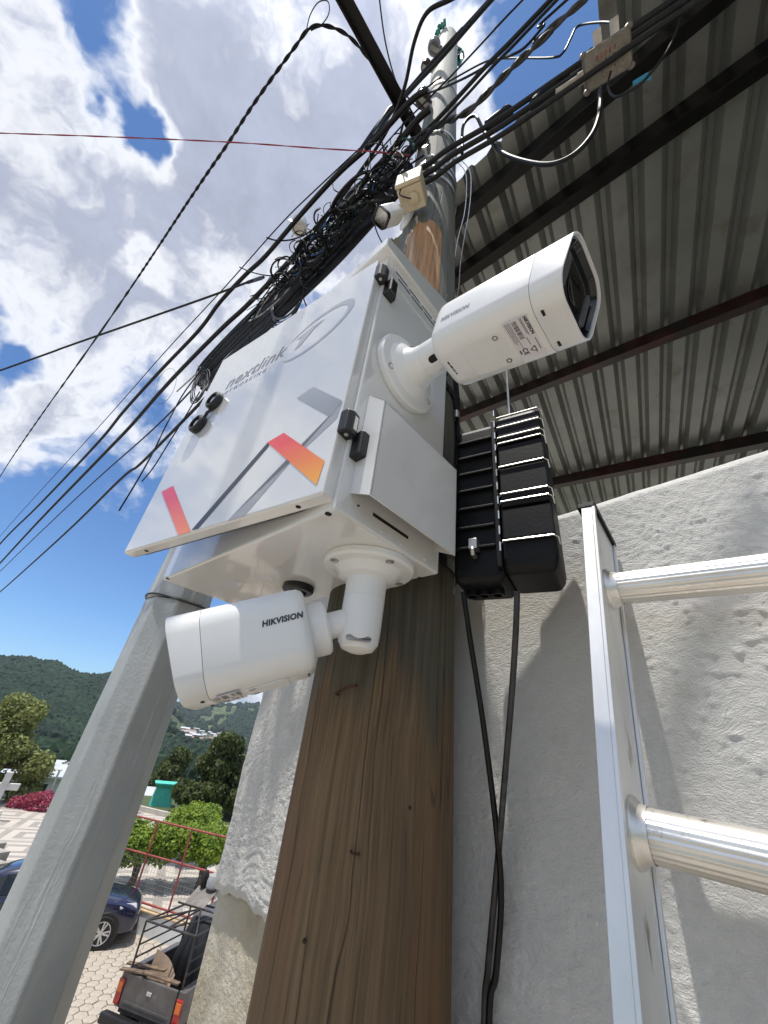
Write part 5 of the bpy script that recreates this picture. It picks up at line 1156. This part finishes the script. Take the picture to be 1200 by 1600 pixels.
for k in range(34):
    az=-20.4+5.2*(k+rv.uniform(.1,.9))/34; el=-.75-1.5*rv.random()*(.35+.65*math.exp(-((az+18.3)/1.6)**2)); d=620+rv.uniform(-40,150)
    rr0=np.linspace(480,1000,160); zz0=terr(np.full(160,az),rr0); ee=np.degrees(np.arctan((zz0-HC)/rr0)); ok=np.nonzero(ee>=el)[0]; d=float(rr0[ok[0]]) if len(ok) else 900.0
    spots.append((az,el,d))
for k,(az,el,d) in enumerate(spots):
    z=max(HC+d*math.tan(rad(el)),terr1(az,d)+.2); row='upper' if el>-1.55 else ('middle' if el>-2.1 else 'lower')
    c_=pol(az,d,z-4); w_,dp,h=rv.uniform(6,12),rv.uniform(6,9),rv.uniform(2.6,4.8); fx=AZ(az+90+rv.uniform(-25,25)); fy=AZ(az); root=thing('hillside_house','%s house from the left in the hillside village'%ordw(k+1),'house',c_,'houses on the far hillside'); F=(c_,fx,fy,UP)
    m=MB(F); m.box((-w_/2,0,-6),(w_/2,dp,4+h)); m.build('wall',vm_[k%5],root)
    m=MB(F); m.hexa([(-w_/2-.4,-.5,4+h),(w_/2+.4,-.5,4+h),(w_/2+.4,dp,5.2+h),(-w_/2-.4,dp,5.2+h),(-w_/2-.4,-.5,4.2+h),(w_/2+.4,-.5,4.2+h),(w_/2+.4,dp,5.4+h),(-w_/2-.4,dp,5.4+h)]); m.build('roof',rfm[(k*7)%3],root)
    for j2 in range(2):
        x=-w_/2+w_*(j2+.5)/2; m=MB(F); m.box((x-.7,-.05,4+h*.3),(x+.7,.02,4+h*.75)); m.build('window',M_pane,root)
# ================================================================ vehicles
M_blue=mat('dark_blue_car_paint',(.006,.010,.042),.22,var=.05,vs=3,coat=1.0); M_tyre=mat('tyre_rubber',(.015,.015,.016),.8,var=.2,vs=20,bump=.2,bs=90); M_rim=mat('silver_alloy',(.62,.63,.65),.3,metal=.8,var=.05)
M_glass=mat('dark_car_glass',(.012,.016,.02),.05,var=.1); M_clear=mat('clear_lamp_lens',(.62,.60,.60),.1,var=.1,coat=.8); M_redl=mat('red_lamp_lens',(.42,.015,.012),.2,var=.1,coat=.6); M_amb=mat('amber_lamp_lens',(.70,.16,.02),.2,var=.1,coat=.5)
def wheel(root,F,x,y,r,w_,side,spokes=10):
    o,X,Y,Z=F; c_=o+X*x+Y*y+Z*r; ax=Y*side
    m=MB(); m.lathe([(r*.66,-w_/2),(r*.9,-w_/2),(r*.985,-w_*.36),(r,-w_*.2),(r,w_*.2),(r*.985,w_*.36),(r*.9,w_/2),(r*.68,w_/2),(r*.64,w_*.40)],c_,ax,32); wh=m.build('tyre',M_tyre,root)
    m=MB(); m.lathe([(r*.68,w_*.42),(r*.68,w_*.49),(r*.62,w_*.47),(r*.60,w_*.1),(0,w_*.05)],c_,ax,32); rm=m.build('rim',M_rim,wh)
    m=MB(); m.lathe([(r*.6,w_*.22),(0,w_*.2)],c_,ax,24); m.build('brake_shadow',M_black,wh)
    up_=Z; sd=ax.cross(up_).normalized(); sp=MB()
    for k in range(spokes):
        a=2*math.pi*k/spokes+(.12 if k%2 else -.12); d=up_*math.cos(a)+sd*math.sin(a); sp=MB(); sp.bar(c_+d*r*.08+ax*w_*.42,c_+d*r*.62+ax*w_*.46,r*.10,w_*.10,tuple(ax)); sp.build('spoke',M_rim,wh)
    m=MB(); m.lathe([(r*.14,w_*.3),(r*.14,w_*.47),(0,w_*.49)],c_,ax,16); m.build('hub',M_rim,wh)
CX=AZ(68); CY=UP.cross(CX)            # car forward, left
wc=pol(-21.75,16.75,0); CARO=wc-CX*1.32+CY*.78
car=thing('parked_car','dark blue parked car with silver wheels beside the low white wall','car',CARO); FC=(CARO,CX,CY,UP)
st=[(2.18,.38,.62,.66,.50,.74),(2.08,.26,.80,.80,.66,.88),(1.75,.22,.88,.90,.74,.98),(1.25,.22,.90,.97,.77,1.05),(.88,.22,.91,1.0,.76,1.11),(.45,.22,.91,1.02,.68,1.38),(.05,.22,.91,1.03,.62,1.58),(-.7,.22,.91,1.05,.60,1.66),(-1.4,.22,.91,1.07,.58,1.62),(-1.85,.25,.89,1.08,.57,1.46),(-2.12,.32,.84,1.04,.62,1.14),(-2.2,.42,.74,.9,.55,.98)]
m=MB(FC); rings=[]
for x,zb,w_,zbl,wt,zr in st:
    half=[(w_*.86,zb),(w_*.985,zb+.10),(w_,(zb+zbl)/2),(w_*.985,zbl-.04),(w_*.955,zbl),(wt+.02,zr-.07),(wt*.82,zr-.01)]
    rings.append([(x,y,z) for y,z in half]+[(x,0,zr+.005)]+[(x,-y,z) for y,z in half[::-1]]+[(x,0,zb)])
m.loft(rings,smooth=True); m.build('body',M_blue,car,sub=2,ang=60)
for s_ in (-1,1):
    for (a,b_) in ((5,7),(7,9)):
        m=MB(FC); q_=[]
        top=[];bot=[]
        for k in range(a,b_+1):
            x,zb,w_,zbl,wt,zr=st[k]; y0,z0=w_*.955,zbl+.02; y1,z1=wt+.02,zr-.09; bot.append((x-(.04 if k==a else -.04 if k==b_ else 0),s_*(y0+(y1-y0)*.06+.012),z0+(z1-z0)*.06)); top.append((x-(.10 if k==a else -.04 if k==b_ else 0),s_*(y0+(y1-y0)*.9+.012),z0+(z1-z0)*.88))
        n=len(bot); m.add(bot+top,[(i,i+1,n+i+1,n+i) for i in range(n-1)]); m.build('side_window',M_glass,car)
    m=MB(FC); m.loft([[(1.55,s_*.80,.82),(1.60,s_*.86,.78),(2.02,s_*.74,.70),(1.98,s_*.62,.80)],[(1.55,s_*.82,.93),(1.60,s_*.885,.86),(2.06,s_*.76,.76),(2.0,s_*.62,.90)]],smooth=False); m.build('headlight',M_clear,car,bevel=.02)
    m=MB(FC); m.loft([[(.72,s_*.90,1.02),(.60,s_*.90,1.02),(.60,s_*1.06,1.05),(.70,s_*1.06,1.05)],[(.72,s_*.90,1.14),(.60,s_*.90,1.14),(.60,s_*1.06,1.16),(.70,s_*1.06,1.16)]],smooth=False); m.build('mirror',M_blue,car,bevel=.03)
    m=MB(FC); m.loft([[(-2.18,s_*.55,.86),(-2.10,s_*.80,.86),(-1.9,s_*.88,.9)],[(-2.14,s_*.52,1.08),(-2.06,s_*.76,1.08),(-1.86,s_*.86,1.06)]],smooth=False); m.build('tail_light',M_redl,car)
m=MB(FC); m.add([(.80,-.66,1.125),(.80,.66,1.125),(.12,.56,1.575),(.12,-.56,1.575)],[(0,1,2,3)]); m.build('windscreen',M_glass,car)
m=MB(FC); m.tube([(-.9,.0,1.66),(-1.0,0,1.82)],[.012,.005],6); m.build('antenna',M_black,car)
m=MB(FC); m.box((2.10,-.6,.30),(2.20,.6,.42)); m.build('bumper_intake',M_black,car,bevel=.02)
for x in (1.32,-1.32):
    for s_ in (-1,1):
        m=MB(FC); m.lathe([(0,0),(.40,0),(.42,-.02)],(x,s_*.895,.36),(0,s_,0),28); m.build('wheel_arch',M_black,car)
        wheel(car,FC,x,s_*.80,.355,.225,s_)
# pickup
TL=pol(-18.2,12.72,0); TRr=pol(-13.3,11.97,0); TY=(TL-TRr).normalized(); TX=-UP.cross(TY) if (-UP.cross(TY)).dot(V((0,1,0)))>0 else UP.cross(TY)
TO=(TL+TRr)/2; TO.z=0; FTK=(TO,TX,TY,UP)
M_grey=mat('faded_grey_truck_paint',(.115,.105,.10),.45,var=.2,vs=3,dirt=(.20,.185,.17),ds=7,dlo=.58,dhi=.8,coat=.2); M_tubeb=mat('brown_black_steel_tube',(.035,.03,.028),.5,var=.3,vs=9,dirt=(.13,.09,.065),ds=8,dlo=.55,dhi=.75); M_int=mat('bed_liner',(.05,.04,.038),.8,var=.2,vs=6)
pk=thing('pickup_truck','old grey pickup truck with tube rack seen from behind','pickup truck',TO)
def cbox(a,b_): 
    return a,b_
m=MB(FTK); m.box((-.03,-.63,.52),(.025,.63,1.0)); tg=m.build('tailgate',M_grey,pk,bevel=.018)
m=MB(FTK); m.box((-.045,-.06,.80),(-.028,.06,.86)); m.build('handle',M_rim,tg,bevel=.008)
m=MB(FTK); m.box((-.038,-.56,.60),(-.0305,.56,.64)); m.build('pressed_line',M_grey,tg,bevel=.006)
for s_ in (-1,1):
    m=MB(FTK); m.loft([[(.0,s_*.64,.50),(0,s_*.80,.52),(0,s_*.82,.75),(0,s_*.79,1.0),(0,s_*.64,1.0)],[(1.6,s_*.64,.50),(1.6,s_*.82,.52),(1.6,s_*.84,.75),(1.6,s_*.80,1.0),(1.6,s_*.64,1.0)]],smooth=False); m.build('bed_side',M_grey,pk,bevel=.02)
    m=MB(FTK); m.box((-.035,s_*.66 if s_>0 else -.80,.55),(.06,s_*.80 if s_>0 else -.66,.90)); tl=m.build('tail_light',M_redl,pk,bevel=.012)
    m=MB(FTK); m.box((-.042,s_*.675 if s_>0 else -.79,.72),(-.030,s_*.79 if s_>0 else -.675,.86)); m.build('amber_lens',M_amb,tl,bevel=.004)
    for x in (.62,3.2): wheel(pk,FTK,x,s_*.72,.33,.2,s_,8)
m=MB(FTK); m.box((0,-.64,.46),(1.62,.64,.54)); m.build('bed_floor',M_int,pk); m=MB(FTK); m.box((1.58,-.66,.5),(1.63,.66,1.02)); m.build('bed_front',M_grey,pk)
m=MB(FTK); m.loft([[(-.28,-.82,.36),(-.10,-.82,.34),(-.10,-.82,.50),(-.28,-.82,.52)],[(-.28,.82,.36),(-.10,.82,.34),(-.10,.82,.50),(-.28,.82,.52)]],smooth=False); m.build('rear_bumper',M_black,pk,bevel=.03)
cs=[(1.66,.40,.80,1.0,.62,1.52),(1.85,.38,.82,1.0,.63,1.58),(2.5,.36,.83,1.0,.62,1.60),(2.85,.36,.83,1.0,.60,1.52),(3.25,.36,.82,.99,.72,1.06),(4.0,.36,.80,.92,.70,.98),(4.3,.42,.76,.80,.66,.86)]
m=MB(FTK); rings=[]
for x,zb,w_,zbl,wt,zr in cs:
    half=[(w_*.9,zb),(w_,zb+.12),(w_,zbl-.04),(w_*.97,zbl),(wt,zr-.06),(wt*.85,zr)]; rings.append([(x,y,z) for y,z in half]+[(x,-y,z) for y,z in half[::-1]])
m.loft(rings,smooth=True); m.build('cab',M_grey,pk,bevel=.03)
m=MB(FTK); m.add([(1.645,-.55,1.06),(1.645,.55,1.06),(1.655,.50,1.48),(1.655,-.50,1.48)],[(0,1,2,3)]); m.build('rear_window',M_glass,pk)
ZR=1.74
def tb2(a,b_,r=.021): 
    m=MB(FTK); m.tube([a,b_],r,8); m.build('rack_tube',M_tubeb,pk)
for s_ in (-1,1):
    tb2((.06,s_*.66,.98),(.06,s_*.66,ZR)); tb2((1.55,s_*.66,.98),(1.55,s_*.66,ZR+.05)); tb2((.06,s_*.66,ZR),(1.55,s_*.66,ZR))
    for z in (1.18,1.37,1.56): tb2((.06,s_*.66,z),(1.55,s_*.66,z),.016)
    tb2((.06,s_*.66,ZR),(1.0,0,ZR+.10)); 
tb2((.06,-.66,ZR),(.06,.66,ZR)); tb2((1.55,-.66,ZR),(1.55,.66,ZR)); tb2((.06,.05,ZR),(1.0,0,ZR+.10)); tb2((.06,.05,ZR),(1.0,-.4,ZR+.02),.016); tb2((1.0,-.66,ZR+.1),(1.0,.66,ZR+.1))
for y in (.6,-.1,-.35,-.62): tb2((1.5,y,ZR),(1.5,y,ZR+.42),.016)
# the load, each piece its own thing
m=MB((TO+UP*.54,TX,TY,UP)); pts=[]
bl_=rrect(.9,.9,.12,4); m.loft([[(1.05+p[0]*.5,-.15+p[1]*.95,0) for p in bl_],[(1.08+p[0]*.52,-.12+p[1]*1.0,.5) for p in bl_],[(1.15+p[0]*.42,-.2+p[1]*.9,1.02) for p in bl_],[(1.18+p[0]*.25,-.22+p[1]*.6,1.12) for p in bl_]]); tag(m.build('tarpaulin_load',mat('black_tarpaulin',(.008,.008,.009),.55,var=.3,vs=4,bump=.5,bs=5)),'black tarpaulin load filling the pickup bed','load')
m=MB((TO+UP*(ZR+.02),TX,TY,UP)); m.hexa([(.95,-.10,.10),(.95,.46,.10),(1.45,.52,.30),(1.45,-.04,.30),(.95,-.10,.115),(.95,.46,.115),(1.45,.52,.315),(1.45,-.04,.315)]); tag(m.build('sheet_panel',mat('weathered_grey_panel',(.20,.18,.16),.6,var=.2,vs=6)),'grey sheet panel propped on the pickup rack','panel')
m=MB((TO+UP*(ZR+.02),TX,TY,UP)); m.hexa([(.95,-.66,.02),(.95,-.30,.10),(1.7,-.30,.20),(1.7,-.66,.10),(.95,-.66,.035),(.95,-.30,.115),(1.7,-.30,.215),(1.7,-.66,.115)]); tag(m.build('plastic_sheet',mat('blue_grey_sheet',(.10,.115,.14),.3,var=.2,vs=5)),'blue grey plastic sheet over the right of the pickup rack','sheet')
m=MB((TO+UP*(ZR+.33),TX,TY,UP)); m.loft([[(1.42+.14*s*math.cos(a),.12+.16*s*math.sin(a),z) for a in [rad(30*k) for k in range(12)]] for s,z in ((.5,.0),(.95,.05),(1.0,.16),(.8,.26),(.3,.31))],smooth=True); tag(m.build('sack',mat('pale_sack',(.36,.37,.38),.8,var=.15,vs=9)),'pale grey sack lying on the front of the pickup rack','sack')
m=MB((TO+UP*(ZR+.33),TX,TY,UP)); m.loft([[(1.42+.10*s*math.cos(a),.38+.08*s*math.sin(a),z) for a in [rad(30*k) for k in range(12)]] for s,z in ((.6,.0),(1,.06),(1.0,.24),(.5,.32))],smooth=True); tag(m.build('bag',mat('black_bag',(.015,.012,.012),.6,var=.2,vs=9)),'small black bag beside the pale sack on the pickup rack','bag')
M_plank=mat('weathered_plank',(.17,.115,.075),.8,var=.3,vs=8,stretch=(1,1,1),bump=.2,bs=40)
for k,(a,b_,lab) in enumerate((((-.06,.82,1.03),(.10,.05,1.045),'left-hand wooden plank lying across the tailgate'),((.0,.30,1.07),(.12,-.52,1.03),'right-hand wooden plank lying across the tailgate'),((.14,.86,1.05),(.30,.0,1.06),'plank just inside the tailgate on the left bed side'))):
    m=MB(FTK); m.bar(a,b_,.11,.025); tag(m.build('plank',M_plank),lab,'plank','planks on the tailgate')
m=MB((TO+UP*.56,TX,TY,UP)); n=10; vs=[]
for i in range(n+1):
    y=.42-.62*i/n
    for j2 in range(2): vs.append((.30+.10*j2+.10*math.sin(i*.35),y,.28+.42*j2*(1-.06*i)))
m.add(vs,[(2*i,2*i+2,2*i+3,2*i+1) for i in range(n)],True); m.add([(v[0]+.008,v[1],v[2]) for v in vs],[(2*i,2*i+2,2*i+3,2*i+1) for i in range(n)],True); tag(m.build('cardboard',mat('brown_cardboard',(.36,.26,.18),.85,var=.1,vs=5)),'curved brown cardboard sheet standing in the pickup bed','cardboard')
# ================================================================ air between here and the hills
hz=bpy.data.materials.new('thin_haze'); hz.use_nodes=True; t=hz.node_tree; t.nodes.remove(t.nodes['Principled BSDF'])
pv=t.nodes.new('ShaderNodeVolumePrincipled'); pv.inputs['Color'].default_value=(.80,.90,1,1); pv.inputs['Density'].default_value=.00014; pv.inputs['Anisotropy'].default_value=.2
t.links.new(pv.outputs[0],t.nodes['Material Output'].inputs['Volume'])
m=MB(); m.box((-5200,-5200,-1400),(5200,5200,190)); hb=m.build('haze',hz,None,org=(0,0,0)); stuff(tag(hb,'thin pale blue haze in front of the far hills','haze'))
